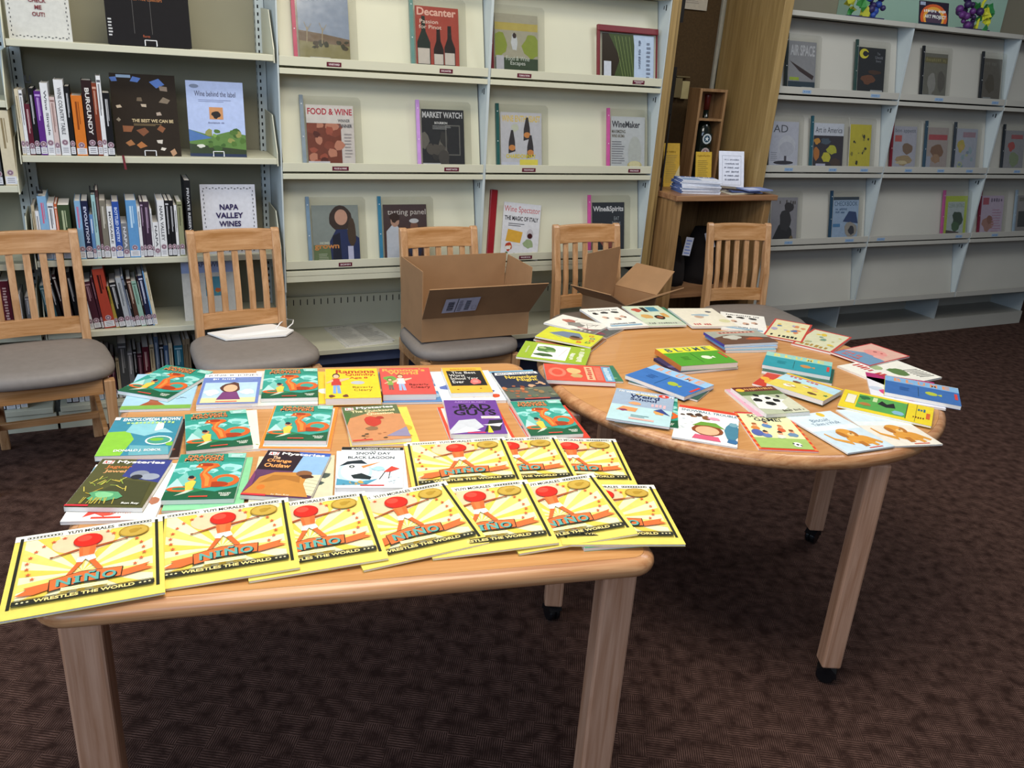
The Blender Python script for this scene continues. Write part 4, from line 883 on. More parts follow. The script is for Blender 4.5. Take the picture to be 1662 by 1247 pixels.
def art_splash(w, h):
    a = Art(w, h, '#f6f2ea'); a.rect(0, .86, .12, .95, '#7fb4cc'); a.star(.32, .17, .20, '#d8402f'); a.ell(.44, .12, .10, .05, '#d8503c', 12); a.rect(.3, .03, .62, .06, '#d8402f'); a.text('Alexander', .48, .10, .72, .14, '#c99a8a', False); a.blob(.9, .3, .07, .07, '#b5765a', 4); return a
def art_dogs(w, h):
    a = Art(w, h, '#f2ede2')
    for i, (x, y) in enumerate(((.2, .72), (.45, .75), (.72, .74))): a.blob(x, y, .11, .07, '#1f1e1d', i+2, 10, .45)
    for i, (x, y) in enumerate(((.3, .5), (.55, .42), (.75, .5))): a.blob(x, y, .09, .08, '#cfa58c', i+6, 9); a.blob(x+.03, y-.03, .04, .03, '#3a2a26', i)
    a.text('FIVE LITTLE DOGS', .12, .84, .88, .9, '#5a5a5a', False); a.rect(.1, .06, .9, .12, '#8fb2c8'); a.text('Story and pictures', .15, .14, .8, .2, '#5a6a7a', False); return a
def art_pigeon(w, h):
    a = Art(w, h, '#ece3cd'); a.blob(.52, .6, .22, .1, '#a8bcc4', 3, 12, .5); a.blob(.42, .5, .12, .08, '#c9a88c', 4); a.blob(.78, .78, .08, .05, '#5a5a60', 4); a.ell(.86, .28, .12, .09, '#d9d3a2', 14); a.text('GOOD BOOKS', .1, .06, .62, .16, '#c8403a'); return a
def art_friends(w, h):
    a = Art(w, h, '#d3dcc0'); a.blob(.25, .78, .14, .12, '#c0523c', 3); a.rect(.4, .68, .52, .92, '#23262a'); a.rect(.55, .7, .82, .93, '#4d8aa0'); a.blob(.3, .45, .2, .12, '#d8a860', 6); a.blob(.6, .4, .14, .11, '#1e1c1c', 7, 14, .15); a.ell(.6, .4, .08, .06, '#a05a3a', 14); a.blob(.8, .5, .1, .14, '#d8a45c', 9); a.rect(.04, .06, .96, .16, '#c9cbb8'); a.text('SEE YOU LATER', .1, .08, .9, .145, '#5a6a5a'); return a
def art_plants(w, h):
    a = Art(w, h, '#f1ede0'); a.blob(.55, .6, .22, .13, '#5e7d46', 4, 14, .4); a.blob(.30, .45, .14, .1, '#a5b884', 6)
    for k in range(6): a.line(.55+k*.06, .72, .60+k*.06, .95, .004, '#22231f')
    a.text('PLANTZILLA', .05, .22, .75, .36, '#c8403a'); return a
def art_hippo(w, h):
    a = Art(w, h, '#c43c3c'); a.rect(.03, .03, .97, .97, '#e0b4a2'); a.poly([(.03, .03), (.97, .03), (.97, .4), (.4, .5), (.03, .3)], '#7396b4'); a.blob(.5, .62, .28, .16, '#e79a90', 4, 16, .15); a.blob(.72, .50, .16, .10, '#e5a69c', 6); a.ell(.45, .66, .05, .03, '#a8605c', 9); a.ell(.60, .68, .03, .02, '#b5403c', 8); a.text('GEORGE', .12, .20, .55, .32, '#d8665a'); a.text('AND FRIENDS', .12, .1, .6, .18, '#d8665a'); return a
def art_sketch(w, h):
    a = Art(w, h, '#ece6da'); rg = random.Random(4); a.blob(.3, .6, .16, .2, '#b56a5a', 5); a.blob(.5, .45, .2, .2, '#8a8780', 7, 12, .5)
    for i in range(10): a.line(rg.uniform(.25, .9), rg.uniform(.2, .9), rg.uniform(.25, .9), rg.uniform(.2, .9), .0014, '#4a4642')
    a.poly([(.55, 0), (1, 0), (1, .5)], '#6f6860'); a.text('NATE', .62, .06, .96, .18, '#d8d2c4'); a.rect(.6, .26, .95, .30, '#b03c4c'); return a
def art_bunny(w, h):
    a = Art(w, h, '#a7aa9c'); a.poly([(0, 0), (1, 0), (1, .4), (.3, .7), (0, .5)], '#6b4c3c'); a.blob(.35, .5, .18, .2, '#c6c3b4', 3); a.blob(.7, .35, .18, .14, '#b5532c', 5); a.rect(.2, .80, .9, .92, '#d8a08c'); a.text('BUNNICULA', .22, .82, .88, .90, '#8a3a34'); return a

# ================================================================== BOOK BUILDER
def make_book(name, w, h, t, art, loc, yaw, label, group=None, rx=0, ry=0, spine='#e8e6e0', mat=None, cat='book'):
    r = empty(name, loc, (0, 0, 0), label, cat, group)
    r.rotation_euler = (Matrix.Rotation(yaw, 3, 'Z') @ Matrix.Rotation(ry, 3, 'Y') @ Matrix.Rotation(rx, 3, 'X')).to_euler()
    c = .0006
    m = MB(); m.box(-w/2+c, -h/2+.0004, c, w/2-.0006, h/2-.0004, t-c); m.build('pages', PAGE, r)
    m = MB(); sp = lin(spine); bk = lin(art.bg)
    m.box(-w/2, -h/2, 0, w/2, h/2, c, 0, bk); m.box(-w/2-.0002, -h/2, 0, -w/2+c, h/2, t, 0, sp); m.box(-w/2, -h/2, t-c, w/2, h/2, t, 0, lin(art.bg))
    art.onto(m, Matrix.Identity(4), t+.00005); m.build('cover', mat or PRINT, r)
    return r
TZ = .7353
def flat_book(name, x, y, deg, w, h, t, base, art_fn, label, group=None, spine='#e8e6e0', rx=0, ry=0):
    return make_book(name, w, h, t, art_fn(w, h), (x, y, TZ+base), R(deg), label, group, rx, ry, spine)

# seven dragon paperbacks share one cover design
DG = 'paperbacks with an orange dragon on a teal cover'
BOOKS = [
 # x, y, yaw, w, h, t, base, kind, art, label, group, spine
 (0.068,2.175,-11.9,0.161,0.242,0.006,0.0000,'picture_book',art_volcano,'light blue picture book with a brown volcano, under the tilted dragon paperback',None,'#e8e6e0'),
 (0.082,2.214,-38.0,0.141,0.204,0.010,0.0060,'paperback',art_dragon,'dragon paperback tilted sideways at the back left corner of the square table',DG,'#e8e6e0'),
 (0.231,2.128,-10.7,0.153,0.225,0.006,0.0000,'picture_book',gen('#f0ece0',['#e8c85a','#d8d0c0'],None),'white picture book beneath the shipwreck girl paperback',None,'#e8e6e0'),
 (0.229,2.123,-12.1,0.145,0.211,0.010,0.0060,'paperback',art_junie,'paperback with a girl in a purple top under a white title band',None,'#e8e6e0'),
 (0.367,2.110,-11.1,0.159,0.247,0.009,0.0000,'picture_book',gen('#ded9ce',['#8fb6a0','#5a8aa0'],'TALES'),'pale book under the dragon paperback beside the yellow age eight book',None,'#e8e6e0'),
 (0.379,2.108,-12.1,0.140,0.207,0.011,0.0090,'paperback',art_dragon,'dragon paperback in the back row, left of the thick yellow paperback',DG,'#e8e6e0'),
 (0.529,2.077,-12.0,0.164,0.232,0.006,0.0000,'picture_book',gen('#f0c73a',['#e8e6da','#9aa58c','#d8a83c'],None),'yellow picture book peeking out under the thick yellow paperback',None,'#e8e6e0'),
 (0.531,2.054,-12.7,0.140,0.213,0.019,0.0060,'paperback',art_ramona,'thick yellow paperback with a child in red shirt and blue trousers',None,'#e8e6e0'),
 (0.691,2.033,-13.6,0.172,0.223,0.006,0.0000,'picture_book',gen('#5b86b4',['#e8e4da','#6a8fb8','#a0b8cc'],None),'blue and white picture book under the thick red paperback',None,'#e8e6e0'),
 (0.677,2.036,-13.5,0.139,0.196,0.017,0.0060,'paperback',art_ramona_world,'thick red paperback with two children and orange title, back row',None,'#c04a40'),
 (0.836,1.994,-10.5,0.171,0.226,0.008,0.0000,'picture_book',gen('#e9edf0',['#5c6fb0','#9ac46a','#d0502c','#3d4f96'],None,seed=7,n=16),'white and blue picture book with green splashes under the orange school year paperback',None,'#e8e6e0'),
 (0.838,2.003,-12.3,0.114,0.190,0.014,0.0080,'paperback',art_school_year,'orange paperback with a chalkboard title and a pink monster',None,'#e8e6e0'),
 (0.985,1.954,-9.2,0.136,0.239,0.007,0.0000,'picture_book',gen('#7db8d8',['#e8d84a','#5a9ac8'],None),'light blue picture book under the night scene paperback',None,'#e8e6e0'),
 (0.984,1.933,-9.1,0.140,0.212,0.010,0.0070,'paperback',art_november,'dark navy paperback with yellow title and crowd, right end of back row',None,'#e8e6e0'),
 (0.022,1.886,-9.0,0.140,0.205,0.006,0.0000,'paperback',gen('#32211d',['#5a3a2c','#8a4a34'],None),'dark brown paperback under the teal detective paperback',None,'#e8e6e0'),
 (0.006,1.883,-13.1,0.147,0.202,0.012,0.0060,'paperback',art_encyclopedia,'teal and lime paperback showing a cap and a magnifying ring',None,'#e8e6e0'),
 (0.183,1.884,-7.0,0.153,0.223,0.006,0.0000,'picture_book',art_scribble,'cream picture book with scribbles under the dragon paperback in the middle row left',None,'#e8e6e0'),
 (0.168,1.874,-4.0,0.140,0.202,0.010,0.0060,'paperback',art_dragon,'dragon paperback lying on the cream scribbled picture book',DG,'#e8e6e0'),
 (0.354,1.855,-18.1,0.158,0.240,0.007,0.0000,'picture_book',art_ring('#dfe6ea','#ee8a34',['#3d5aa8','#d8543c','#7fb8d8'],'STORY','#ffffff',5),'orange framed picture book under a dragon paperback',None,'#e8e6e0'),
 (0.353,1.852,-17.7,0.138,0.201,0.012,0.0070,'paperback',art_dragon,'dragon paperback lying on the orange framed picture book',DG,'#e8e6e0'),
 (0.536,1.809,-9.7,0.160,0.217,0.006,0.0000,'picture_book',gen('#ecd45a',['#d8a83c','#f0e08a','#c98a3c'],None),'yellow picture book under the quicksand mystery paperback',None,'#e8e6e0'),
 (0.524,1.810,-7.3,0.138,0.206,0.010,0.0060,'paperback',art_quicksand,'brown mystery paperback with a figure in red stuck in quicksand',None,'#e8e6e0'),
 (0.764,1.756,-11.0,0.158,0.215,0.006,0.0000,'picture_book',art_ring('#dfe8d0','#dc4a30',['#3d4f96','#8ac05a','#5a86c4'],'PLAY','#333355',9),'red framed picture book under the purple paperback',None,'#e8e6e0'),
 (0.766,1.769,-15.5,0.137,0.209,0.013,0.0060,'paperback',art_badguys,'purple paperback with big black title and grey creatures',None,'#e8e6e0'),
 (0.946,1.711,-10.3,0.154,0.205,0.005,0.0000,'picture_book',gen('#d8432f',['#3b3f5c','#e86a4c'],None),'red picture book under the dragon paperback at the right edge of the square table',None,'#e8e6e0'),
 (0.941,1.720,-11.0,0.134,0.213,0.011,0.0050,'paperback',art_dragon,'dragon paperback at the right edge of the square table, on a red book',DG,'#e8e6e0'),
 (-0.037,1.650,-15.1,0.165,0.232,0.007,0.0000,'picture_book',art_splash,'white picture book with a red splash under the jaguar mystery',None,'#e8e6e0'),
 (-0.040,1.666,-19.6,0.142,0.201,0.011,0.0070,'paperback',art_jaguar,'olive mystery paperback with a golden idol and two boys, left edge',None,'#e8e6e0'),
 (0.125,1.636,-13.8,0.149,0.222,0.006,0.0000,'picture_book',gen('#8ccf9c',['#e8a04c','#5aa884','#d8c07a'],None,seed=4),'light green picture book under the front dragon paperback',None,'#e8e6e0'),
 (0.119,1.647,-15.1,0.136,0.200,0.011,0.0060,'paperback',art_dragon,'frontmost dragon paperback, right of the jaguar mystery, on a green book',DG,'#e8e6e0'),
 (0.288,1.601,-14.9,0.163,0.213,0.006,0.0000,'picture_book',gen('#d3d0b0',['#4a5650','#7a94a0','#c9c49c'],None,seed=6),'pale picture book with dark band under the orange coat mystery',None,'#e8e6e0'),
 (0.278,1.609,-24.9,0.139,0.203,0.010,0.0060,'paperback',art_outlaw,'tilted mystery paperback with a man in an orange brown coat',None,'#e8e6e0'),
 (0.447,1.573,-15.0,0.150,0.210,0.010,0.0000,'picture_book',gen('#e9e6ea',['#c9cbd8'],None),'thick white book under the snow day paperback',None,'#e8e6e0'),
 (0.448,1.578,-18.0,0.136,0.189,0.011,0.0100,'paperback',art_snowday,'white paperback with a giant snowman face and black top band',None,'#e8e6e0'),
 (1.461,2.398,-58.0,0.190,0.140,0.006,0.0000,'picture_book',gen('#555550',['#7a7468','#8a3c4c'],None),'dark grey book under the sketch covered picture book on the round table',None,'#e8e6e0'),
 (1.418,2.423,-56.9,0.187,0.136,0.006,0.0060,'picture_book',art_sketch,'pale picture book with sketchy figures, back left of the round table',None,'#e8e6e0'),
 (1.325,2.296,-50.0,0.200,0.150,0.006,0.0000,'picture_book',gen('#8a5a3c',['#5c7a8c','#a8845c'],None),'brown and blue book under the yellow green picture book',None,'#e8e6e0'),
 (1.320,2.295,-48.4,0.192,0.132,0.006,0.0100,'picture_book',art_good,'yellow green picture book with a lying child and colourful letters',None,'#e8e6e0'),
 (1.231,2.192,-37.6,0.183,0.153,0.006,0.0000,'picture_book',gen('#a8623c',['#6a4a34'],None),'rust coloured book under the lime frog book',None,'#e8e6e0'),
 (1.196,2.163,-36.0,0.212,0.161,0.007,0.0080,'picture_book',art_frog,'lime green picture book with a frog in a white panel',None,'#e8e6e0'),
 (1.590,2.462,-2.7,0.157,0.232,0.007,0.0060,'picture_book',art_dogs,'white picture book with small black dogs at the back of the round table',None,'#e8e6e0'),
 (1.783,2.467,-9.0,0.150,0.210,0.005,0.0000,'picture_book',gen('#3d7a5c',['#5a9a7c','#c05a3c'],None),'green book under the pale green picture book at the back of the round table',None,'#e8e6e0'),
 (1.754,2.452,-9.0,0.149,0.243,0.006,0.0060,'picture_book',art_friends,'pale green picture book with a dark round head between animals, back of round table',None,'#e8e6e0'),
 (1.930,2.392,-12.0,0.180,0.225,0.008,0.0040,'picture_book',art_pigeon,'cream picture book with a flying bird and red words along its front edge',None,'#e8e6e0'),
 (2.057,2.314,-36.9,0.162,0.226,0.007,0.0000,'picture_book',art_dogs,'cream book with little black dogs behind the stack of three on the round table',None,'#e8e6e0'),
 (2.160,2.191,-50.9,0.135,0.253,0.006,0.0020,'picture_book',art_ring('#e5dcae','#c8443a',['#d88a5c','#5a7aa8','#3a5a4c','#e8c05c','#b0a8c0'],'AIRPORT','#222222',6,True),'red bordered picture book with vehicles, behind the desert one',None,'#e8e6e0'),
 (2.202,2.065,-61.2,0.136,0.244,0.007,0.0000,'picture_book',art_ring('#d8d6b4','#c8443a',['#e0c040','#b8b07c','#7a9a84'],'DESERT','#b08a3c',8,True),'red bordered picture book with a yellow desert and a hovering bird',None,'#e8e6e0'),
 (2.185,1.753,-85.0,0.200,0.250,0.006,0.0000,'picture_book',art_plants,'white picture book with green plant and black strokes, half under the blue title book',None,'#e8e6e0'),
 (2.248,1.892,-80.4,0.147,0.230,0.006,0.0050,'picture_book',art_hippo,'red edged picture book with pink animals on blue, right rim of the round table',None,'#e8e6e0'),
 (2.097,1.618,-42.0,0.200,0.230,0.006,0.0000,'picture_book',gen('#eceaf0',['#c8d0e0','#d84a8c'],None,band='#b4306c'),'white picture book with magenta spine band under the blue lettered paperback on the rim',None,'#e8e6e0'),
 (2.121,1.576,-48.0,0.204,0.162,0.012,0.0060,'paperback',art_blume('#86b4dc','#3c6cae','#e49a6c','#b9c23c','#28508c'),'blue paperback with peach letters overhanging the right rim of the round table',None,'#d8d84a'),
 (1.919,1.522,-52.4,0.241,0.154,0.006,0.0040,'picture_book',art_cat,'yellow picture book with a green panel and a black cat',None,'#e8e6e0'),
 (1.821,1.426,-12.0,0.160,0.235,0.004,0.0000,'picture_book',art_pup('#ece4d4',None,2),'pale picture book with a golden puppy, partly under the yellow cat book',None,'#e8e6e0'),
 (1.658,1.439,-2.0,0.154,0.232,0.004,0.0030,'picture_book',art_pup('#cfe0e8',('Biscuit','Takes a Walk'),1),'light blue picture book with a large golden puppy, front rim of the round table',None,'#e8e6e0'),
 (1.492,1.495,-23.1,0.150,0.232,0.004,0.0000,'picture_book',art_soccer,'red checked border picture book with children playing soccer',None,'#e8e6e0'),
 (1.341,1.579,-40.0,0.160,0.226,0.004,0.0000,'picture_book',art_snowball,'white picture book with a child in a green cap, front rim of the round table',None,'#e8e6e0'),
 (1.242,1.709,-34.4,0.162,0.203,0.006,0.0000,'paperback',art_dragon,'dragon paperback mostly hidden under the grey blue school book on the round table',None,'#e8e6e0'),
 (1.229,1.717,-38.2,0.162,0.224,0.006,0.0060,'paperback',art_weird,'grey blue paperback with cartoon children at the left rim of the round table',None,'#e8e6e0'),
 (1.235,1.994,-17.4,0.158,0.132,0.006,0.0000,'paperback',gen('#3d7a5a',['#5a9a6c','#88b07c'],None),'green paperback under the red reader on the round table',None,'#e8e6e0'),
 (1.183,1.983,-22.7,0.198,0.135,0.012,0.0030,'paperback',art_red,'red early reader lying sideways near the joint of the two tables',None,'#e8e6e0'),
 (1.414,1.848,-56.6,0.211,0.128,0.006,0.0000,'paperback',gen('#35594a',['#5a7a6a'],None),'dark green paperback under the blue lettered paperback near the table centre',None,'#e8e6e0'),
 (1.412,1.855,-69.6,0.207,0.151,0.012,0.0060,'paperback',art_blume('#9cc4e4','#3f74b8','#e4a080','#a8b83c','#28508c'),'blue paperback with peach letters near the centre of the round table',None,'#d8e05a'),
 (1.602,1.984,-1.5,0.226,0.132,0.009,0.0000,'paperback',gen('#2f3460',['#5a5a8c','#4a6a3c'],None),'navy paperback under the thick green lettered paperback',None,'#26284a'),
 (1.611,1.999,-4.9,0.202,0.162,0.017,0.0090,'paperback',art_blume('#e6e23c','#55a032','#3a5a6c','#e8ecd0','#3c7a24'),'thick green and yellow lettered paperback in the middle of the round table',None,'#c9793c'),
 (1.878,2.102,-11.3,0.186,0.132,0.009,0.0000,'paperback',gen('#7ab4c8',['#d8604c'],None),'lowest light blue book of the stack of three on the round table',None,'#c06a5c'),
 (1.880,2.110,-8.5,0.200,0.135,0.009,0.0090,'paperback',gen('#8fb0d4',['#5a7ab0'],None),'middle blue book of the stack of three on the round table',None,'#5a94c8'),
 (1.882,2.117,-6.5,0.208,0.133,0.009,0.0180,'paperback',art_bunny,'top book of the stack of three, grey and rust with a rabbit',None,'#3c3f9c'),
 (1.884,1.835,-47.4,0.206,0.142,0.010,0.0000,'paperback',gen('#2f5a48',['#4a7a64'],None),'dark green paperback under the teal lettered paperback',None,'#e8e6e0'),
 (1.899,1.859,-46.7,0.202,0.148,0.012,0.0100,'paperback',art_blume('#9cd0c0','#2f98a4','#e6d46c','#c98a4c','#1f7a84'),'teal paperback with pale yellow letters on the round table',None,'#c85a6a'),
 (1.777,1.778,-60.0,0.130,0.190,0.007,0.0000,'paperback',gen('#c8402c',['#e8b03c'],None,band='#3d4a34'),'red paperback under the sunny children paperback',None,'#e8e6e0'),
 (1.778,1.696,-67.3,0.173,0.140,0.013,0.0070,'paperback',art_field,'pale blue and yellow paperback with children in a sunny field',None,'#d8604c'),
 (1.593,1.661,-12.0,0.134,0.195,0.007,0.0000,'paperback',gen('#d8a0b0',['#4a7a4c','#c05a6c','#e8e0d0'],None,seed=5),'pink and green paperback under the black and white animal paperback',None,'#e8e6e0'),
 (1.604,1.647,-9.0,0.134,0.190,0.011,0.0070,'paperback',art_cow,'paperback with a black and white spotted animal under a brown title band',None,'#e8e6e0'),
]
for x, y, dg, w, h, t, b, nm, fn, lab, grp, sp in BOOKS:
    flat_book(nm, x, y, dg, w, h, t, b, fn, lab, grp, sp)

# fanned yellow picture books: right-top and right-bottom corners of each cover
NW, NH, NT = .240, .237, .0048
NG = 'yellow sunburst picture books fanned along the table front'
NINO = [  # right top x,y  right bottom x,y, extra height of top edge, base
 ((.0264, 1.4987), (.0150, 1.2662), .000, .000, 'yellow sunburst picture book overhanging the front left corner, leftmost of its row'),
 ((.2563, 1.4940), (.2320, 1.2586), .000, .000, 'yellow sunburst picture book second from the left in the front row'),
 ((.4058, 1.4752), (.3844, 1.2368), .004, .000, 'yellow sunburst picture book third from the left in the front row'),
 ((.5764, 1.4612), (.5752, 1.2290), .008, .000, 'yellow sunburst picture book at the middle of the front row'),
 ((.7411, 1.4138), (.6973, 1.1778), .010, .000, 'yellow sunburst picture book third from the right in the front row'),
 ((.8896, 1.3921), (.8543, 1.1473), .010, .003, 'yellow sunburst picture book second from the right in the front row'),
 ((1.0076, 1.3292), (.9291, 1.0960), .000, .008, 'yellow sunburst picture book at the front right corner, propped on a white book'),
 ((.7931, 1.6437), (.7397, 1.4159), .0, .0, 'yellow sunburst picture book at the left of the second row, fully uncovered'),
 ((.9159, 1.6065), (.8637, 1.4008), .0, .0, 'yellow sunburst picture book in the middle of the short second row'),
 ((1.0576, 1.5680), (.9815, 1.3487), .0, .0, 'yellow sunburst picture book at the right end of the short second row')]
ninos = []
RISE = [.0062, .0098, .0088, .0098, .0122, .0168, .0, .0082, .0056, .0]
for i, (a, b, rise, base, lab) in enumerate(NINO):
    a, b = Vector(a), Vector(b); v = (a-b).normalized(); e = Vector((v.y, -v.x))
    mid = (a+b)/2-e*NW/2
    ry = -(RISE[i]/NW)
    rise = .008 if i < 6 else 0.0
    rxx = rise/NH
    ninos.append(flat_book('picture_book', mid.x, mid.y, math.degrees(math.atan2(v.y, v.x))-90, NW, NH, NT, (base if i == 6 else 0)+RISE[i]/2+rise/2+.0003, art_nino, lab, NG, '#e0cc60', rx=rxx, ry=ry))
flat_book('picture_book', .845, 1.242, -11, .17, .20, .0078, 0, gen('#5fae86', ['#a8d8b8']), 'green and white book peeking out beneath the front right yellow book')
flat_book('picture_book', .640, 1.50, -13, .17, .24, .0045, 0, gen('#dfe8ea', ['#4f8a4a', '#3d6a9c', '#e8d46a']), 'landscape covered picture book sliver beside the uncovered yellow book', spine='#efe08a')

# ================================================================== LIBRARY BOOKS ON THE SHELVES
PAL = dict(cream=('#cfc3a6', '#8a7a5a'), white=('#dcdcdc', '#5c5c60'), maroon=('#5a1f2c', '#c7a8a8'), black=('#17171a', '#b9b9bc'), purple=('#5a2a7c', '#b89ad0'), pink=('#cdb6b0', '#8a6a64'), dkbrown=('#2b1a1c', '#d9d4cf'),
  orange=('#d0742a', '#8a4416'), redbrown=('#7c3a26', '#c99a86'), teal=('#3a5f68', '#a8c0c4'), beige=('#b8a98a', '#6a5c44'), lightblue=('#7fa8c8', '#c8607c'), coral=('#c4623c', '#f0d0c0'), green=('#3c4a30', '#a8b08c'), navy=('#1f2440', '#c8cce0'),
  blue=('#5f86b4', '#e0e4ec'), paleteal=('#9cc0c0', '#4c6c6c'), brownmaroon=('#4a3434', '#8a7474'), taupe=('#7a7466', '#c8c2b4'), royal=('#2f4f9c', '#c8d4ee'), grey=('#77787c', '#d0d0d4'), sky=('#5f94c4', '#b8d4e8'), plum=('#3c2c3c', '#a890a8'), olive=('#8a8c6c', '#4c4e38'),
  wine=('#43202c', '#9c7884'), red=('#a8402f', '#3c1410'), yellow=('#a08a3c', '#5c4c1c'), silver=('#a8acb0', '#5c6064'), bluegrey=('#7c8698', '#3c4454'), brown=('#4c3228', '#c0a898'), mint=('#8fb0a0', '#4c6c5c'), dkgrey=('#4c4e50', '#a0a2a4'), slate=('#4c5c70', '#a8b4c4'), steel=('#3f5878', '#a8b8cc'), tealblue=('#2f6c80', '#a0c4cc'), tan=('#8c7a60', '#4c3c28'))
NICE = dict(dkbrown='dark brown', redbrown='red brown', lightblue='light blue', paleteal='pale teal', brownmaroon='brown maroon', royal='royal blue', sky='sky blue', wine='wine red', bluegrey='blue grey', dkgrey='dark grey', tealblue='teal blue', plum='plum purple')
used = set()
def spine_book(x, w, h, lean, col, txt, z, yf, shelf, prev, nxt, idx, depth=.17, white_tag=True):
    bg, fg = PAL[col]
    w = max(w-.001, .004)
    cname = NICE.get(col, col)
    lab = '%s library book between %s and %s, %s' % (cname, prev, nxt, shelf)
    if txt: lab = '%s library book with %s spine lettering, %s' % (cname, 'large' if w > .02 else 'narrow', shelf)
    if lab in used: lab = '%s book, number %d from the left on the %s' % (cname, idx+1, shelf)
    used.add(lab)
    r = empty('library_book', (x+w/2, yf, z), (0, 0, 0), lab, 'book', 'library books on the '+shelf)
    th = math.atan2(lean, h) if abs(lean) > .004 else 0.0
    r.rotation_euler = (0, th, 0)
    if th < 0: r.location.z += 0.0
    r.location.z += abs(math.sin(th))*w/2+.0006
    m = MB(); m.box(-w/2+.0012, .003, .002, w/2-.0012, depth-.004, h-.003); m.build('pages', PAGE, r)
    m = MB(); c = lin(bg); m.box(-w/2, 0, 0, w/2, .0015, h, 0, c); m.box(-w/2, .0015, 0, -w/2+.0012, depth, h, 0, c); m.box(w/2-.0012, .0015, 0, w/2, depth, h, 0, c)
    a = Art(w, h, bg)
    if txt: a.text(txt, .28, .28, .72, .90, fg, True, -90)
    else:
        rg = random.Random(int(x*5000)); L = rg.uniform(.3, .5)
        a.rect(.32, .9-L, .5, .9, fg); a.rect(.58, .9-L*.8, .66, .9, fg)
        if rg.random() < .5: a.rect(.1, .92, .9, .95, fg)
    if white_tag:
        a.rect(.04, .02, .96, .125, '#d6d6da')
        for k in range(3): a.rect(.2, .04+k*.026, .8, .048+k*.026, '#77777c')
        rr = min(.5, .011/w)
        a.ell(.5, .175, rr, .011/h, '#b3a0a8', 14); a.ell(.5, .175, rr*.75, .008/h, '#80606e', 12); a.ell(.5, .175, rr*.35, .004/h, '#c0b0b6', 8)
    Mx = Matrix.Translation((0, -.0002, h/2)) @ Matrix.Rotation(R(90), 4, 'X')
    a.onto(m, Mx, .0001); m.build('cover', MATTE, r)
    return r
def shelf_row(rows, z, yf, shelf, tagged=True):
    for i, (x, w, h, ln, col, txt) in enumerate(rows):
        p = NICE.get(rows[i-1][4], rows[i-1][4]) if i else 'shelf end'; n = NICE.get(rows[i+1][4], rows[i+1][4]) if i+1 < len(rows) else 'last'
        spine_book(x, w, h, ln, col, txt, z, yf, shelf, p, n, i, white_tag=tagged)
ROW_S2 = [(-0.284, 0.013, 0.228, 0, 'cream', ''), (-0.271, 0.012, 0.226, 0, 'white', ''), (-0.258, 0.017, 0.179, 0, 'maroon', ''), (-0.241, 0.017, 0.234, 0, 'black', ''), (-0.223, 0.022, 0.225, 0, 'purple', ''), (-0.201, 0.025, 0.254, 0, 'white', 'Wine Simple'), (-0.176, 0.018, 0.206, 0, 'pink', ''), (-0.156, 0.031, 0.267, 0, 'white', 'WINE COUNTRY TABLE'), (-0.124, 0.017, 0.246, 0, 'black', ''), (-0.105, 0.037, 0.215, 0, 'orange', ''), (-0.066, 0.034, 0.27, 0, 'dkbrown', 'BURGUNDY'), (-0.032, 0.017, 0.261, 0, 'redbrown', ''), (-0.015, 0.016, 0.287, 0, 'white', ''), (0.001, 0.025, 0.229, 0, 'black', '')]
ROW_S3 = [(-0.283, 0.011, 0.209, 0, 'beige', ''), (-0.272, 0.013, 0.189, 0, 'white', ''), (-0.259, 0.03, 0.244, 0, 'lightblue', ''), (-0.229, 0.022, 0.218, 0, 'white', ''), (-0.206, 0.01, 0.215, 0, 'coral', ''), (-0.196, 0.041, 0.211, 0, 'green', ''), (-0.137, 0.022, 0.226, 0, 'lightblue', ''), (-0.114, 0.024, 0.226, 0, 'navy', 'EVOLUTION'), (-0.09, 0.013, 0.173, 0, 'blue', ''), (-0.077, 0.015, 0.248, 0, 'paleteal', ''), (-0.061, 0.011, 0.266, 0, 'brownmaroon', ''), (-0.05, 0.022, 0.227, 0, 'taupe', ''), (-0.027, 0.02, 0.204, 0, 'white', 'MOVEABLE'), (-0.007, 0.025, 0.222, 0, 'royal', 'BOTTLED POETRY'), (0.018, 0.024, 0.137, 0, 'grey', 'NAPA'), (0.042, 0.039, 0.227, 0, 'sky', ''), (0.081, 0.012, 0.203, 0, 'white', ''), (0.093, 0.012, 0.221, 0, 'plum', ''), (0.105, 0.022, 0.221, 0, 'plum', ''), (0.127, 0.007, 0.193, 0, 'white', ''), (0.134, 0.021, 0.139, 0, 'white', 'NAPA'), (0.156, 0.027, 0.226, 0, 'white', 'NAPA VALLEY'), (0.185, 0.015, 0.225, 0, 'black', ''), (0.2, 0.017, 0.225, 0, 'black', ''), (0.217, 0.011, 0.206, 0, 'white', ''), (0.229, 0.02, 0.22, 0, 'olive', ''), (0.263, 0.023, 0.304, 0, 'black', 'PRIVATE RESERVE')]
ROW_S4 = [(-0.134, 0.016, 0.186, -0.022, 'white', ''), (-0.118, 0.027, 0.198, -0.022, 'wine', ''), (-0.09, 0.009, 0.217, -0.022, 'wine', ''), (-0.081, 0.042, 0.247, -0.022, 'red', ''), (-0.038, 0.013, 0.176, -0.022, 'yellow', ''), (-0.025, 0.025, 0.19, -0.022, 'black', ''), (0.0, 0.021, 0.209, -0.022, 'silver', ''), (0.021, 0.009, 0.216, -0.022, 'bluegrey', ''), (0.03, 0.009, 0.178, -0.022, 'black', ''), (0.039, 0.018, 0.203, -0.022, 'brown', ''), (0.057, 0.019, 0.193, -0.022, 'mint', ''), (0.077, 0.006, 0.213, -0.022, 'dkbrown', ''), (0.083, 0.019, 0.214, -0.022, 'navy', ''), (0.102, 0.006, 0.232, -0.022, 'sky', ''), (0.108, 0.013, 0.226, -0.022, 'cream', '')]
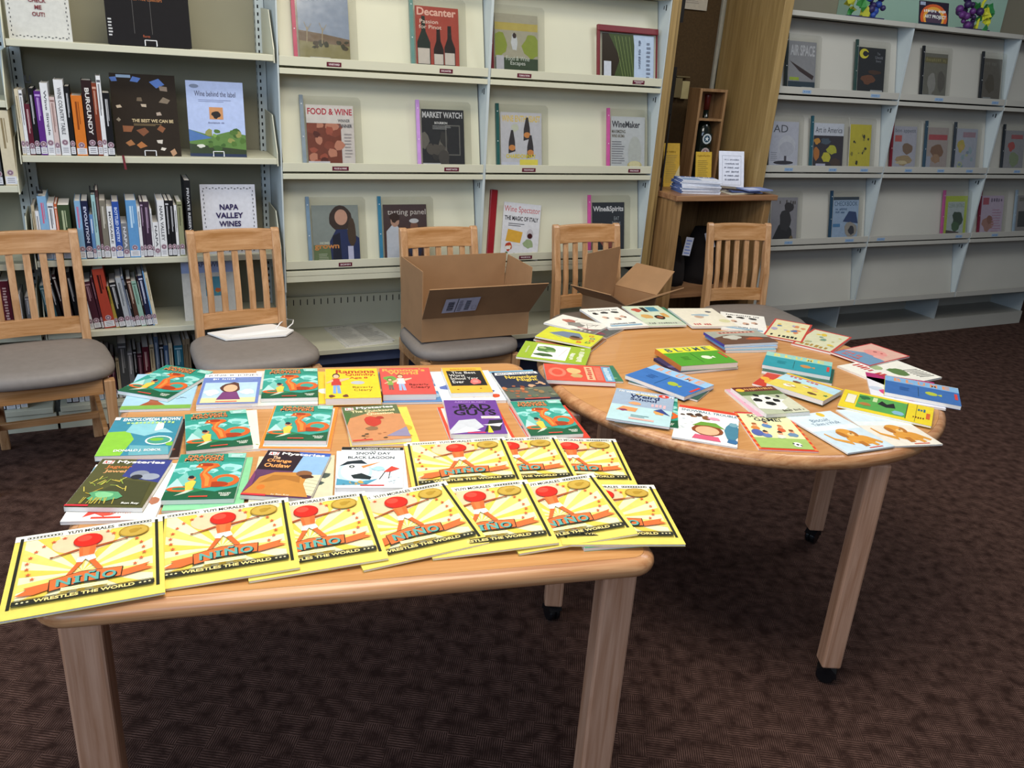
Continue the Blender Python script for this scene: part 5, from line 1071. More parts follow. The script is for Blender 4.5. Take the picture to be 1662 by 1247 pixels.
ROW_S5 = [(-0.058, 0.013, 0.184, 0, 'beige', ''), (-0.045, 0.035, 0.25, 0, 'dkgrey', ''), (-0.01, 0.021, 0.214, 0, 'grey', ''), (0.013, 0.014, 0.218, 0, 'black', ''), (0.028, 0.02, 0.199, 0, 'wine', ''), (0.05, 0.027, 0.226, 0, 'maroon', ''), (0.08, 0.018, 0.235, 0, 'beige', ''), (0.1, 0.018, 0.269, 0, 'slate', ''), (0.119, 0.018, 0.232, 0, 'black', ''), (0.137, 0.019, 0.226, 0, 'steel', ''), (0.157, 0.016, 0.235, 0, 'cream', ''), (0.178, 0.037, 0.222, 0, 'tealblue', ''), (0.216, 0.012, 0.247, 0, 'tan', ''), (0.228, 0.018, 0.25, 0, 'tan', '')]
shelf_row(ROW_S2, 1.1455, 3.632, 'second shelf')
shelf_row(ROW_S3, .7505, 3.632, 'middle shelf')
S4L = [(-.275, .016, .19, -.02, 'teal', ''), (-.256, .018, .185, -.02, 'teal', ''), (-.236, .016, .21, -.03, 'black', ''), (-.214, .014, .235, -.035, 'dkbrown', ''), (-.196, .014, .25, -.03, 'brownmaroon', ''), (-.175, .018, .24, -.026, 'black', '')]
shelf_row(S4L+[tuple(r[:3])+(-.024,)+tuple(r[4:]) for r in ROW_S4], .4575, 3.645, 'fourth shelf')
B5L = [(-.262, .020, .215, 0, 'black', ''), (-.240, .024, .19, 0, 'wine', ''), (-.214, .020, .22, 0, 'white', ''), (-.192, .022, .21, 0, 'silver', ''), (-.168, .024, .215, 0, 'navy', ''), (-.142, .024, .215, 0, 'lightblue', ''), (-.116, .014, .22, 0, 'cream', ''), (-.100, .020, .21, 0, 'maroon', ''), (-.078, .016, .2, 0, 'wine', '')]
B5R = [(.262, .022, .22, 0, 'brown', ''), (.286, .03, .20, 0, 'dkgrey', ''), (.318, .02, .23, 0, 'navy', ''), (.340, .03, .21, 0, 'wine', ''), (.372, .02, .2, 0, 'tan', '')]
shelf_row(B5L+list(ROW_S5)+B5R, .1005, 3.76, 'lowest shelf')
# neighbouring bookcase
shelf_row([(-.400, .018, .22, 0, 'black', ''), (-.380, .022, .24, 0, 'dkgrey', ''), (-.352, .040, .265, 0, 'cream', '')], 1.0355, 3.625, 'left bookcase upper shelf')
shelf_row([(-.500, .030, .22, 0, 'black', 'California'), (-.468, .020, .23, 0, 'navy', ''), (-.446, .012, .17, 0, 'white', ''), (-.430, .034, .215, 0, 'maroon', 'WINE COUNTRY'), (-.372, .008, .16, 0, 'white', ''), (-.350, .020, .15, 0, 'grey', '')], .4575, 3.64, 'left bookcase lower shelf')
shelf_row([(-.545, .022, .22, 0, 'maroon', ''), (-.520, .034, .22, 0, 'black', ''), (-.484, .034, .23, 0, 'silver', ''), (-.448, .014, .23, 0, 'white', ''), (-.432, .026, .23, 0, 'beige', '')], .1005, 3.75, 'left bookcase base shelf')

def display_book(name, x, yb, z, w, h, t, art, lean, yaw, label, stand=True, cat='book', spine='#202020', mat=None, group=None, face_out=True):
    r = empty(name, (x, yb, z), (0, 0, R(yaw)), label, cat, group)
    L = Matrix.Rotation(R(90-lean), 4, 'X') @ Matrix.Translation((0, h/2, 0))
    m = MB(); m.box(-w/2+.002, -h/2+.002, -t+.001, w/2-.003, h/2-.002, -.001, mat=L); m.build('pages', PAGE, r)
    m = MB(); c = lin(spine); m.box(-w/2, -h/2, -.0012, w/2, h/2, 0, 0, lin(art.bg), L); m.box(-w/2, -h/2, -t, w/2, h/2, -t+.0012, 0, c, L); m.box(-w/2, -h/2, -t, -w/2+.0015, h/2, 0, 0, c, L)
    art.onto(m, L, .0002); m.build('cover', mat or PRINT, r)
    return r
def wire_stand(x, y, z, label):
    m = MB()
    for sx in (-.02, .02):
        m.tube([(sx, -.012, .022), (sx, -.018, .004), (sx, 0, .0025), (sx, .09, .0025), (sx*.6, .045, .12)], .0018, 6)
    m.tube([(-.02, -.012, .022), (.02, -.012, .022)], .0018, 6); m.tube([(-.02, .09, .0025), (.02, .09, .0025)], .0018, 6)
    o = m.build('book_stand', WIRE, loc=(x, y, z+.0005)); tag(o, label, 'book stand', 'wire book stands'); return o

def checks(a, s=.035, col='#4a4a4c'):
    n = 16
    for i in range(n):
        for side in range(4):
            k = .05+(.9/n)*i; off = 0 if i % 2 else .012
            q = [(k, .04+off), (k, .945-off), (.04+off, k), (.945-off, k)][side]
            a.rect(q[0], q[1], q[0]+.028, q[1]+.012, col) if side < 2 else a.rect(q[0], q[1], q[0]+.014, q[1]+.024, col)
a = Art(.200, .255, '#c9c8c0'); checks(a); a.text('CHECK', .36, .50, .64, .555, '#7c3c40'); a.text('ME', .45, .41, .56, .465, '#7c3c40'); a.text('OUT!', .40, .32, .60, .375, '#7c3c40')
display_book('sign', -.176, 3.65, 1.5435, .190, .25, .004, a, 8, 0, 'checked border sign asking to check items out, on the top shelf', cat='sign', spine='#c9c8c0', mat=MATTE)
a = Art(.290, .30, '#171517'); a.text('The Ultimate Guide', .26, .60, .62, .64, '#a8845c', False); a.text('for Great Wine Collectors', .22, .53, .68, .57, '#b06a3c', False); a.text('Rares', .42, .10, .50, .13, '#b05a3c', False); a.rect(.32, .14, .325, .95, '#5a5856'); a.rect(.53, .14, .535, .95, '#5a5856')
a.lines(.02, .1, .07, .32, 6, '#b8b8b8', .5)
display_book('large_book', .185, 3.65, 1.5455, .280, .30, .02, a, 12, 0, 'large black book on the top shelf above the wine books', mat=MATTE)
wire_stand(.185, 3.640, 1.5435, 'white wire stand holding the large black book on the top shelf')
a = Art(.232, .305, '#2a221b')
for i, (x, y, s_, c) in enumerate(((.06, .93, .08, '#5a78b8'), (.38, .93, .10, '#5a78b8'), (.72, .90, .12, '#5a78b8'), (.8, .83, .1, '#8a7a6c'), (.42, .70, .07, '#6a5c4c'), (.82, .68, .10, '#7c6e5e'), (.48, .62, .06, '#b8a894'), (.70, .52, .07, '#a8988a'), (.20, .34, .12, '#8c5a3e'), (.45, .31, .12, '#7c4f38'), (.72, .34, .10, '#84563c'), (.22, .15, .09, '#9c6a44'), (.38, .13, .10, '#a86c40'), (.68, .18, .07, '#c8c0b4'), (.72, .09, .06, '#d0c8bc'), (.88, .05, .09, '#b08a6c'), (.1, .6, .06, '#c0b09a'), (.08, .44, .05, '#8c8274'))):
    rg = random.Random(i); t0 = rg.random()*3; a.poly([(x+s_*rg.uniform(.6, 1.1)*math.cos(t0+k*2*math.pi/4), y+s_*.6*rg.uniform(.5, 1)*math.sin(t0+k*2*math.pi/4)) for k in range(4)], c)
a.text('THE BEST WE CAN BE', .28, .415, .92, .455, '#c8b48c'); a.lines(.30, .375, .75, .405, 2, '#8a7656', .4); a.rect(.1, .95, .32, .985, '#8ea4bc')
display_book('large_book', .147, 3.650, 1.1475, .222, .300, .022, a, 13, 0, 'large dark book with scattered bronze shards on the second shelf', mat=MATTE)
wire_stand(.150, 3.640, 1.1455, 'wire stand under the dark book with bronze shards')
m = MB(); sheet(m, (.047, 3.617, 1.150), (.055, 3.617, 1.150), (.060, 3.612, 1.098), (.052, 3.612, 1.098), .001); o = m.build('ribbon', flat_mat('red_ribbon', '#6a1420', 0.6)); tag(o, 'dark red bookmark ribbon hanging over the second shelf edge', 'ribbon')
a = Art(.215, .29, '#a9b8dc'); a.poly([(0, 0), (1, 0), (1, .30), (.7, .34), (.4, .28), (0, .36)], '#5a7c3c'); a.poly([(0, .2), (.4, .25), (0, .36)], '#4a6ea4'); a.poly([(0, 0), (1, 0), (1, .1), (0, .17)], '#2f3a20'); a.scatter(14, ['#3c5c26', '#789c48', '#4c6c2c', '#8a8c4c'], .3, .1, .95, .34, .04, .1, 4); a.blob(.2, .14, .08, .03, '#d0d0c4', 3); a.rect(0, .0, 1, .04, '#26304a')
a.text('Wine behind the label', .14, .80, .86, .87, '#3c3c58', False); a.lines(.2, .73, .8, .77, 2, '#7c86a8', .35); a.rect(.38, .50, .62, .66, '#c08858'); a.blob(.5, .56, .09, .06, '#1c1410', 3); a.text('Philip Williamson', .35, .44, .65, .465, '#6a7090', False); a.ell(.14, .93, .08, .025, '#6c7890', 12)
display_book('large_book', .405, 3.655, 1.1475, .205, .285, .028, a, 12, -4, 'pale blue book with a vineyard landscape on the second shelf', spine='#c8ccd8')
wire_stand(.402, 3.645, 1.1455, 'wire stand under the pale blue vineyard book')
a = Art(.218, .285, '#cccdd4'); checks(a); a.text('NAPA', .33, .64, .67, .72, '#2a1f4c'); a.text('VALLEY', .25, .52, .75, .60, '#2a1f4c'); a.text('WINES', .30, .40, .70, .48, '#2a1f4c')
display_book('sign', .434, 3.65, .7505, .212, .28, .004, a, 8, 0, 'checked border valley wines sign on the middle shelf', cat='sign', spine='#cccdd4', mat=MATTE)
a = Art(.22, .295, '#c9c6bd'); a.rect(0, .72, 1, 1, '#9aa8cc'); a.text('NAPA WINE', .2, .80, .82, .87, '#3c4468', False); a.rect(.42, .38, .80, .66, '#4f8a9c'); a.scatter(10, ['#b8643c', '#4a5a34', '#8a9a6c'], .45, .4, .78, .52, .03, .07, 3)
display_book('large_book', .340, 3.68, .4575, .21, .275, .02, a, 6, 0, 'white wine book with a small landscape picture behind the second chair', spine='#b8bccc')
# binder clips on top of shelved books
CLIP = flat_mat('clip_black', '#141414', 0.4)
for (x, z, lab) in ((-.236, 1.397, 'black clip on top of the black book on the second shelf'), (-.248, 1.005, 'black clip on a light blue book on the middle shelf'), (-.069, 1.008, 'black clip on a pale teal book on the middle shelf')):
    m = MB(); m.box(-.010, 0, 0, .010, .03, .006); m.box(-.010, .002, .006, -.005, .006, .026); m.box(.005, .002, .006, .010, .006, .026)
    o = m.build('binder_clip', CLIP, loc=(x, 3.63, z)); tag(o, lab, 'clip')

# ================================================================== MAGAZINES
def vine(a):
    a.rect(0, 0, 1, .35, '#8a8258'); a.poly([(0, .35), (0, .5), (.5, .46), (1, .40), (1, .3)], '#75604a'); a.scatter(10, ['#4a3f2c', '#3a3a26'], .05, .26, .95, .36, .04, .08, 2)
    for x in (.15, .45): a.line(x, .32, x+.02, .55, .004, '#a09070'); a.line(x+.02, .5, x-.04, .62, .002, '#a09070'); a.line(x+.02, .5, x+.1, .6, .002, '#a09070')
    a.rect(.2, .02, .6, .12, '#c0bfb8')
def bottles(a):
    for x, s_, c in ((.18, 1.0, '#28322a'), (.52, .78, '#2a1c16'), (.78, .85, '#2c2420')):
        a.poly([(x-.15*s_, 0), (x+.15*s_, 0), (x+.15*s_, .45*s_), (x+.05, .62*s_), (x+.04, .85*s_), (x-.04, .85*s_), (x-.05, .62*s_), (x-.15*s_, .45*s_)], c); a.rect(x-.14*s_, .12, x+.13*s_, .36*s_, '#cfc6bc')
    a.text('Passion', .1, .74, .52, .80, '#efdccc', False); a.text('for Pinot', .08, .66, .60, .72, '#efdccc', False)
def wings(a):
    a.rect(.0, 0, .72, .72, '#7a3d2c'); a.scatter(16, ['#a45440', '#5c2a20', '#c4846c', '#8a4634'], .05, .05, .68, .7, .08, .2, 4); a.rect(0, .72, 1, 1, '#dcd6d2'); a.text('FOOD & WINE', .03, .85, .97, .95, '#b8384a'); a.text('WINNER', .66, .74, .92, .79, '#5a5a60'); a.text('DINNER', .68, .66, .96, .71, '#5a5a60'); a.rect(.0, .02, .45, .13, '#d4d2d8'); a.lines(.78, .2, .95, .6, 8, '#a8a0a0', .3)
def barrels(a):
    a.scatter(12, ['#55504a', '#6c6860', '#3a3836'], .02, .05, .55, .6, .08, .14, 3, 1.0); a.frame(.55, .25, .9, .75, .005, '#6a6864'); a.ell(.5, .22, .13, .12, '#4a4642'); a.text('BOURBON', .3, .76, .6, .80, '#d0d0d0'); a.lines(.25, .68, .7, .75, 3, '#a8a8a8', .35); a.rect(0, .02, .42, .12, '#c8c8cc')
def tour(a):
    a.rect(0, .74, 1, .86, '#b8a858'); a.blob(.1, .5, .2, .26, '#8c9a3c', 3); a.blob(.85, .5, .24, .28, '#8c9a3c', 5); a.blob(.45, .55, .1, .16, '#c8ccd0', 6); a.blob(.45, .66, .05, .05, '#3a2c28', 7); a.rect(0, 0, 1, .3, '#3a4a34'); a.text('Food & Wine', .25, .26, .8, .33, '#c8d0c4', False); a.text('Escapes', .35, .17, .7, .25, '#d8dcd4', False); a.rect(.02, .0, .2, .33, '#b8b8c0')
def enth(a):
    a.text('WINE ENTHUSIAST', .03, .84, .97, .95, '#e0c468')
    for x, y, r_ in ((.25, .5, -.1), (.62, .72, .35), (.70, .42, .5)): a.poly([(x-.07, y-.2), (x+.1, y-.16), (x+.09, y+.02), (x+.05, y+.2), (x+.0, y+.2), (x-.06, y)], '#3a3436'); a.ell(x+.02, y-.1, .08, .05, '#d08a4c')
    a.blob(.35, .74, .1, .08, '#c8ccb8', 3); a.text('CHARDONNAY', .12, .22, .85, .29, '#e6d23c'); a.rect(.45, .08, .9, .2, '#e6d85a'); a.rect(0, .01, .45, .15, '#cdd0e0')
def maker(a):
    a.text('WineMaker', .02, .80, .85, .92, '#3c3c44'); a.text('MAXIMIZING', .02, .70, .42, .76, '#5a564c'); a.text('WINE AROMA', .02, .62, .40, .68, '#6a624c'); a.lines(.02, .15, .42, .58, 10, '#7c7c84', .35); a.ell(.7, .35, .2, .3, '#bcc0bc', 20); a.ell(.7, .12, .22, .08, '#c8bc84', 16); a.ell(.7, .14, .17, .06, '#dcd4a8', 16)
def home(a):
    a.rect(0, 0, .4, .35, '#6a7a54'); a.blob(.6, .78, .26, .22, '#3c2c24', 4, 16, .1); a.ell(.62, .80, .14, .13, '#c89a84', 18); a.poly([(.38, 0), (1, 0), (1, .45), (.75, .6), (.5, .6), (.35, .4)], '#24305c'); a.poly([(.4, 0), (.6, 0), (.58, .55), (.42, .5)], '#16182c'); a.blob(.84, .55, .1, .3, '#4a3828', 5, 12, .2); a.text('HOME', .14, .36, .35, .40, '#d0d4c0'); a.text('grown', .02, .26, .55, .35, '#d08a4c'); a.lines(.1, .08, .32, .22, 5, '#b8c0a8', .35); a.rect(.74, .02, .86, .32, '#c0c0dc')
def panel(a):
    a.rect(0, 0, 1, 1, '#4a3838'); a.text('tasting panel', .1, .80, .98, .92, '#d0c8c4', False); a.poly([(.05, 0), (.32, 0), (.4, .55), (.25, .7), (.06, .55)], '#c4cad6'); a.ell(.26, .72, .1, .1, '#b8907c', 14); a.blob(.26, .78, .13, .1, '#38241c', 3); a.blob(.7, .5, .16, .16, '#c0c0c4', 5); a.ell(.7, .62, .09, .09, '#7c5444', 14); a.blob(.72, .2, .2, .15, '#2c3c5c', 6); a.ell(.7, .72, .11, .04, '#c8c8cc')
def spect(a):
    a.text('Wine Spectator', .02, .80, .98, .94, '#b03c40', False); a.text('THE MAGIC OF ITALY', .04, .68, .95, .76, '#26262c'); a.lines(.15, .58, .6, .65, 2, '#5a5a60', .4); a.poly([(.1, .3), (.5, .28), (.55, .48), (.15, .52)], '#c89a3c'); a.blob(.2, .2, .1, .1, '#a8402c', 3); a.blob(.72, .28, .16, .12, '#8a9a74', 5); a.ell(.75, .45, .09, .10, '#b0acb0', 14); a.ell(.75, .42, .07, .05, '#3c1c20', 12); a.scatter(8, ['#d0ccc4', '#5c7048', '#c8b08c'], .1, .02, .95, .3, .04, .1, 7)
def spirits(a):
    a.text('Wine&Spirits', .03, .80, .97, .93, '#d8d8dc'); a.text('EAT', .68, .66, .84, .73, '#9aa0a8', False); a.text('DRINK', .62, .56, .9, .63, '#9aa0a8', False); a.blob(.3, .45, .26, .15, '#7c3c30', 4); a.blob(.5, .25, .3, .16, '#a0584a', 6); a.blob(.3, .55, .1, .06, '#c8a080', 7)
def redh(a):
    a.poly([(0, 0), (.55, 0), (.35, .5), (.12, 1), (0, 1)], '#2c2318'); a.poly([(.2, 0), (.62, 0), (.66, .35), (.6, 1), (.12, 1), (.35, .5)], '#3d4a28')
    for k in range(5): a.line(.24+k*.07, .95, .42+k*.05, .05, .0018, '#7c8c54')
    a.rect(.62, 0, 1, 1, '#a8b8cc'); a.text('Sustainability & Business', .70, .3, .75, .9, '#4a5468', False, -90); a.lines(.86, .1, .94, .9, 9, '#6c7688', .5); a.rect(.03, .05, .17, .42, '#b8bcc4')
def air(a):
    a.text('AIR SPACE', .05, .72, .95, .93, '#b8b8bc'); a.poly([(.02, .62), (.95, .34), (.9, .26), (.4, .42)], '#3a2c2c'); a.rect(0, 0, 1, .22, '#2c3c48'); a.rect(.05, .24, .4, .3, '#9ab03c'); a.rect(.5, .02, .9, .12, '#9aa0a4')
def cmag(a): a.ell(.2, .87, .17, .10, '#d6cc3c', 20); a.ell(.25, .87, .10, .055, '#222428', 16); a.rect(.25, .85, .42, .90, '#222428'); a.text('The', .68, .86, .8, .91, '#8a8c94', False); a.text('Untold', .62, .78, .9, .84, '#8a8c94', False); a.text('Story', .65, .70, .85, .76, '#8a8c94', False); a.blob(.4, .35, .3, .12, '#6c4430', 3); a.blob(.6, .5, .3, .05, '#4a3226', 4); a.rect(.5, .02, .95, .14, '#a8acb0')
def grey1(a): a.rect(0, .8, 1, .92, '#6a6444'); a.text('SMITHSONIAN', .05, .82, .95, .90, '#8a8254'); a.blob(.35, .35, .2, .3, '#8c8a84', 3); a.blob(.75, .4, .2, .25, '#5a564e', 4); a.rect(.0, .02, .5, .12, '#8c9090')
def grey2(a): a.text('HARPERS', .05, .84, .7, .93, '#6c6a60'); a.blob(.4, .45, .3, .3, '#4c4436', 5); a.rect(.05, .02, .5, .14, '#8c9090')
def vd(a): a.text('AD', .12, .78, .62, .93, '#4a4c54', False); a.ell(.6, .5, .3, .22, '#c0c2cc', 22); a.ell(.6, .44, .26, .15, '#b2b4c0', 20); a.rect(.52, .12, .60, .30, '#4a4650'); a.ell(.5, .16, .35, .04, '#34323c', 18); a.lines(.05, .2, .3, .4, 5, '#8a8c98', .3)
def artm(a): a.rect(0, 0, 1, .74, '#38343c'); a.text('Art in America', .05, .80, .95, .92, '#3c404c', False); a.blob(.12, .62, .12, .08, '#c08a3c', 3); a.blob(.1, .35, .12, .16, '#b07038', 4); a.blob(.62, .45, .2, .14, '#b0b03c', 5); a.blob(.45, .28, .2, .12, '#c0b83c', 6); a.blob(.75, .18, .2, .1, '#4c3c34', 7); a.blob(.4, .62, .2, .08, '#4c5a68', 8); a.rect(.1, .04, .42, .15, '#b8b8cc')
def yel(a): a.scatter(12, ['#3a3a2c', '#2c2a24', '#8a8238'], .1, .1, .9, .9, .03, .08, 6)
def bon(a): a.text('bon appetit', .05, .84, .95, .95, '#5a6470', False); a.rect(.05, .66, .35, .80, '#b85a54'); a.blob(.5, .25, .4, .14, '#a08a68', 3); a.blob(.6, .5, .28, .14, '#7c6452', 4); a.blob(.4, .2, .3, .06, '#c0b08c', 5)
def gourm(a): a.rect(.05, .72, .95, .84, '#a84a50'); a.blob(.5, .45, .34, .22, '#7c5c48', 3); a.blob(.45, .3, .25, .15, '#9a7a60', 5); a.rect(.0, .1, .2, .35, '#9aa0b0')
def hgtv(a): a.blob(.25, .6, .2, .18, '#b0a04c', 3); a.rect(.3, .8, .9, .92, '#9a7c88'); a.scatter(10, ['#8aa0a8', '#a8b08c', '#7c8c9c', '#c0a05c'], .1, .1, .9, .6, .06, .14, 5)
def veg(a): a.blob(.35, .62, .2, .14, '#a84440', 3); a.blob(.5, .3, .3, .2, '#7c8a68', 4); a.rect(.3, .8, .9, .9, '#a05054')
def dog(a): a.text('AMERICAN', .3, .84, .95, .95, '#4a4440'); a.poly([(0, 0), (.85, 0), (.8, .3), (.55, .5), (.3, .4)], '#1c1c20'); a.blob(.55, .5, .24, .26, '#2c2a2e', 3, 14, .2); a.blob(.66, .78, .22, .12, '#302c30', 4); a.blob(.8, .12, .08, .07, '#6c5a3c', 5)
def chk(a): a.rect(0, .93, 1, 1, '#34404c'); a.text("CHECKBOOK", .05, .80, .95, .90, '#33516c', False); a.text('CHALLENGE', .1, .70, .55, .75, '#3c5c80'); a.text('HEALTHCARE', .1, .63, .6, .68, '#3c5c80'); a.rect(.02, .33, .3, .4, '#4a80b0'); a.poly([(.4, .45), (.62, .68), (.9, .66), (1, .4)], '#2f4470'); a.blob(.7, .25, .3, .2, '#9a948c', 4); a.blob(.75, .25, .14, .15, '#34343c', 5)
def grn(a): a.rect(.12, .06, .88, .86, '#aab4b4'); a.text('CLEAN EATING', .14, .72, .86, .82, '#8c9c90'); a.blob(.6, .42, .28, .26, '#2f4430', 3, 14, .4); a.blob(.5, .25, .22, .14, '#3c5c3a', 4); a.poly([(.1, .02), (.6, .02), (.7, .12), (.1, .18)], '#4a3c38')
def pinkm(a): a.rect(.05, .78, .32, .95, '#a84a5c'); a.text('Woman', .4, .84, .95, .94, '#6a5a74', False); a.blob(.35, .3, .3, .22, '#a07468', 3); a.blob(.4, .4, .16, .12, '#8a5c4c', 4); a.lines(.5, .1, .95, .7, 9, '#b088a0', .35)
def lastm(a): a.rect(.1, .85, .8, .95, '#6c6860'); a.rect(.1, .2, .9, .6, '#26282a')

BINDC = {}
def clip_mat(c):
    if c not in BINDC: BINDC[c] = flat_mat('binding_'+c.strip('#'), c, 0.3)
    return BINDC[c]
def magazine(x0, z, yf, w, fn, bg, clip, label, group, tilt=11, roll=0, h=.262, tagtext=None, tagcol='#5c1c2c', sleeve=True, tagdx=.03, card=True, rackless=False):
    """x0 = left edge of the magazine; stands on the lip of a sloping shelf"""
    r = empty('magazine', (x0+w/2, yf+.012, z+.0075), (0, 0, 0), label, 'magazine', group)
    L = Matrix.Rotation(R(roll), 4, 'Y') @ Matrix.Rotation(R(90-tilt), 4, 'X') @ Matrix.Translation((0, h/2, .0))
    m = MB(); m.box(-w/2, -h/2, -.0045, w/2, h/2, -.0005, mat=L); m.build('pages', PAGE, r)
    a = Art(w, h, bg, .00008); fn(a)
    m = MB(); m.box(-w/2, -h/2, -.0005, w/2, h/2, 0, 0, lin(bg), L); a.onto(m, L, .0002)
    if card: m.box(w*.22, -h/2-.004, .0045, w*.22+.055, -h/2+.010, .005, 0, lin('#e0e0e0'), L)
    m.build('cover', PRINT, r)
    if sleeve:
        m = MB(); sw, sh = w+.045, h+.035
        p = [(-w/2-.012, -h/2, .004), (-w/2-.012+sw, -h/2, .004), (-w/2-.012+sw, -h/2+sh-.012, .004), (-w/2-.024+sw, -h/2+sh, .004), (-w/2-.012, -h/2+sh, .004)]
        m.sweep([[(x, y, q) for x, y, q in p], [(x, y, q+.0005) for x, y, q in p]])
        m.v = [tuple(L @ Vector(v)) for v in m.v]; m.build('plastic_sleeve', CLEAR, r)
    if clip:
        m = MB(); m.box(-w/2-.024, -h/2, -.006, -w/2-.009, h/2+.037, .006, mat=L)
        for q in (-.44, 0, .5): m.box(-w/2-.019, h*q, .006, -w/2-.015, h*q+.004, .007, 1, mat=L)
        m.build('binding_strip', [clip_mat(clip), WIRE], r, bevel=.0015)
    if tagtext:
        aw = .070 if len(tagtext) > 8 else .060
        t = Art(aw, .017, tagcol)
        t.text(tagtext, .12, .28, .88, .72, '#d8c8c8' if tagcol.startswith('#5') else '#5878a0')
        m = MB(); Mx = Matrix.Translation((x0+w/2+tagdx, yf-.0009, z+.014)) @ Matrix.Rotation(R(90), 4, 'X'); m.box(-aw/2, -.0085, -.0006, aw/2, .0085, 0, 0, lin(tagcol), Mx); t.onto(m, Mx, .0001)
        o = m.build('shelf_label', MATTE); lb = label.split(' standing')[0].split(' on the')[0].split(' at the')[0].split(' near the')[0].split(' behind the')[0].split(' low at')[0].split(' cut by')[0]; tag(o, '%s label under the %s' % ('dark red' if tagcol.startswith('#5') else 'pale blue', lb), 'label', 'shelf labels')
    return r
G1, G2 = 'magazines on the cream sloping shelves', 'magazines on the grey sloping shelves'
Z1, Z2, Z3 = 1.506, 1.093, .677
magazine(.735, Z1, YF, .205, vine, '#8c98ac', '#a84a5c', 'magazine with a bare vineyard under a grey blue sky', G1, tagtext='VINEYARD')
magazine(1.225, Z1, YF, .195, lambda a: (bottles(a), a.text('Decanter', .04, .86, .94, .98, '#e8b8a8')), '#a84a3c', '#5c8078', 'red magazine with three wine bottles', G1, tagtext='DECANTER')
magazine(1.590, Z1, YF, .210, tour, '#a8a490', '#5c1c24', 'magazine with two people between green vines', G1, tagtext='TOURING & TASTING')
magazine(.760, Z2, YF, .200, wings, '#d8d0cc', '#7c8890', 'magazine with dark red glazed meat and red title', G1, tagtext='FOOD & WINE')
magazine(1.264, Z2, YF, .200, lambda a: (barrels(a), a.text('MARKET WATCH', .02, .86, .96, .96, '#c8c8cc')), '#2c2c2e', '#b88ac8', 'black and white magazine with barrels and purple binding', G1, tagtext='MARKET WATCH')
magazine(1.645, Z2, YF, .210, enth, '#c8c8d0', '#24504c', 'pale magazine with tilted sparkling bottles and yellow title', G1, tagtext='WINE ENTHUSIAST')
magazine(2.235, Z2, YF, .195, maker, '#c4c8cc', '#b8508c', 'pale magazine with a wine glass and pink binding', G1, tagtext='WINE MAKER')
magazine(.775, Z3, YF, .205, home, '#8c9490', '#6c8498', 'magazine with a smiling long haired woman in blue', G1, tagtext='SOMM')
magazine(1.094, Z3, YF, .205, panel, '#4a3838', '#34708c', 'magazine with a woman in white and dark background behind the third chair', G1)
magazine(1.665, Z3, YF, .200, spect, '#c9c9cc', None, 'magazine tilted in a red binder with red title', G1, roll=6, sleeve=False, tagtext='WINE SPECTATOR')
magazine(2.175, Z3, YF, .190, spirits, '#2c3038', '#c05090', 'dark magazine with food and large white title behind the fourth chair', G1, tagtext='SPIRITS')
# red binder holding the tilted magazine
r = empty('red_binder', (1.735, YF+.026, Z3+.006), (0, 0, 0), 'red plastic binder standing behind the tilted white magazine', 'binder')
L = Matrix.Rotation(R(6), 4, 'Y') @ Matrix.Rotation(R(79), 4, 'X') @ Matrix.Translation((0.02, .160, -.012)); REDP = flat_mat('red_plastic', '#8c1c24', 0.3)
m = MB(); m.box(-.125, -.155, -.002, .125, .155, 0, mat=L); m.build('cover', REDP, r, bevel=.001)
m = MB(); m.box(-.158, -.155, -.008, -.122, .155, .016, mat=L); m.build('spine', REDP, r, bevel=.003)
# wide holder in a red frame
r = empty('framed_holder', (2.275, YF+.014, Z1+.0075), (0, 0, 0), 'wide red framed clear holder with a hillside vineyard magazine lying sideways', 'magazine holder')
w, h = .335, .225; L = Matrix.Rotation(R(79), 4, 'X') @ Matrix.Translation((0, h/2, 0)); REDD = flat_mat('dark_red_plastic', '#6c1a22', 0.35)
m = MB(); m.box(-w/2, h/2-.002, -.004, w/2, h/2+.026, .012, mat=L); m.box(-w/2, -h/2, -.004, -w/2+.014, h/2, .010, mat=L); m.box(w/2-.006, -h/2, -.004, w/2, h/2, .006, mat=L); m.build('frame', REDD, r, bevel=.003)
a = Art(w-.05, h-.01, '#a8b8cc', .00008); redh(a); m = MB(); L2 = L @ Matrix.Translation((.004, -.002, 0)); m.box(-w/2+.028, -h/2+.003, -.003, w/2-.02, h/2-.004, -.0006, 0, lin('#9aa4b0'), L2); a.onto(m, L2, 0); m.build('magazine_sheet', PRINT, r)
m = MB(); Mx = Matrix.Translation((2.330, YF-.0009, Z1+.014)) @ Matrix.Rotation(R(90), 4, 'X'); t = Art(.066, .017, '#5c1c2c'); t.text('WINE BUSINESS', .1, .52, .9, .85, '#d8c8c8'); t.text('MONTHLY', .25, .15, .75, .45, '#d8c8c8'); m.box(-.033, -.0085, -.0006, .033, .0085, 0, 0, lin('#5c1c2c'), Mx); t.onto(m, Mx, .0001)
o = m.build('shelf_label', MATTE); tag(o, 'small dark red shelf label under the red framed holder', 'label', 'shelf labels')

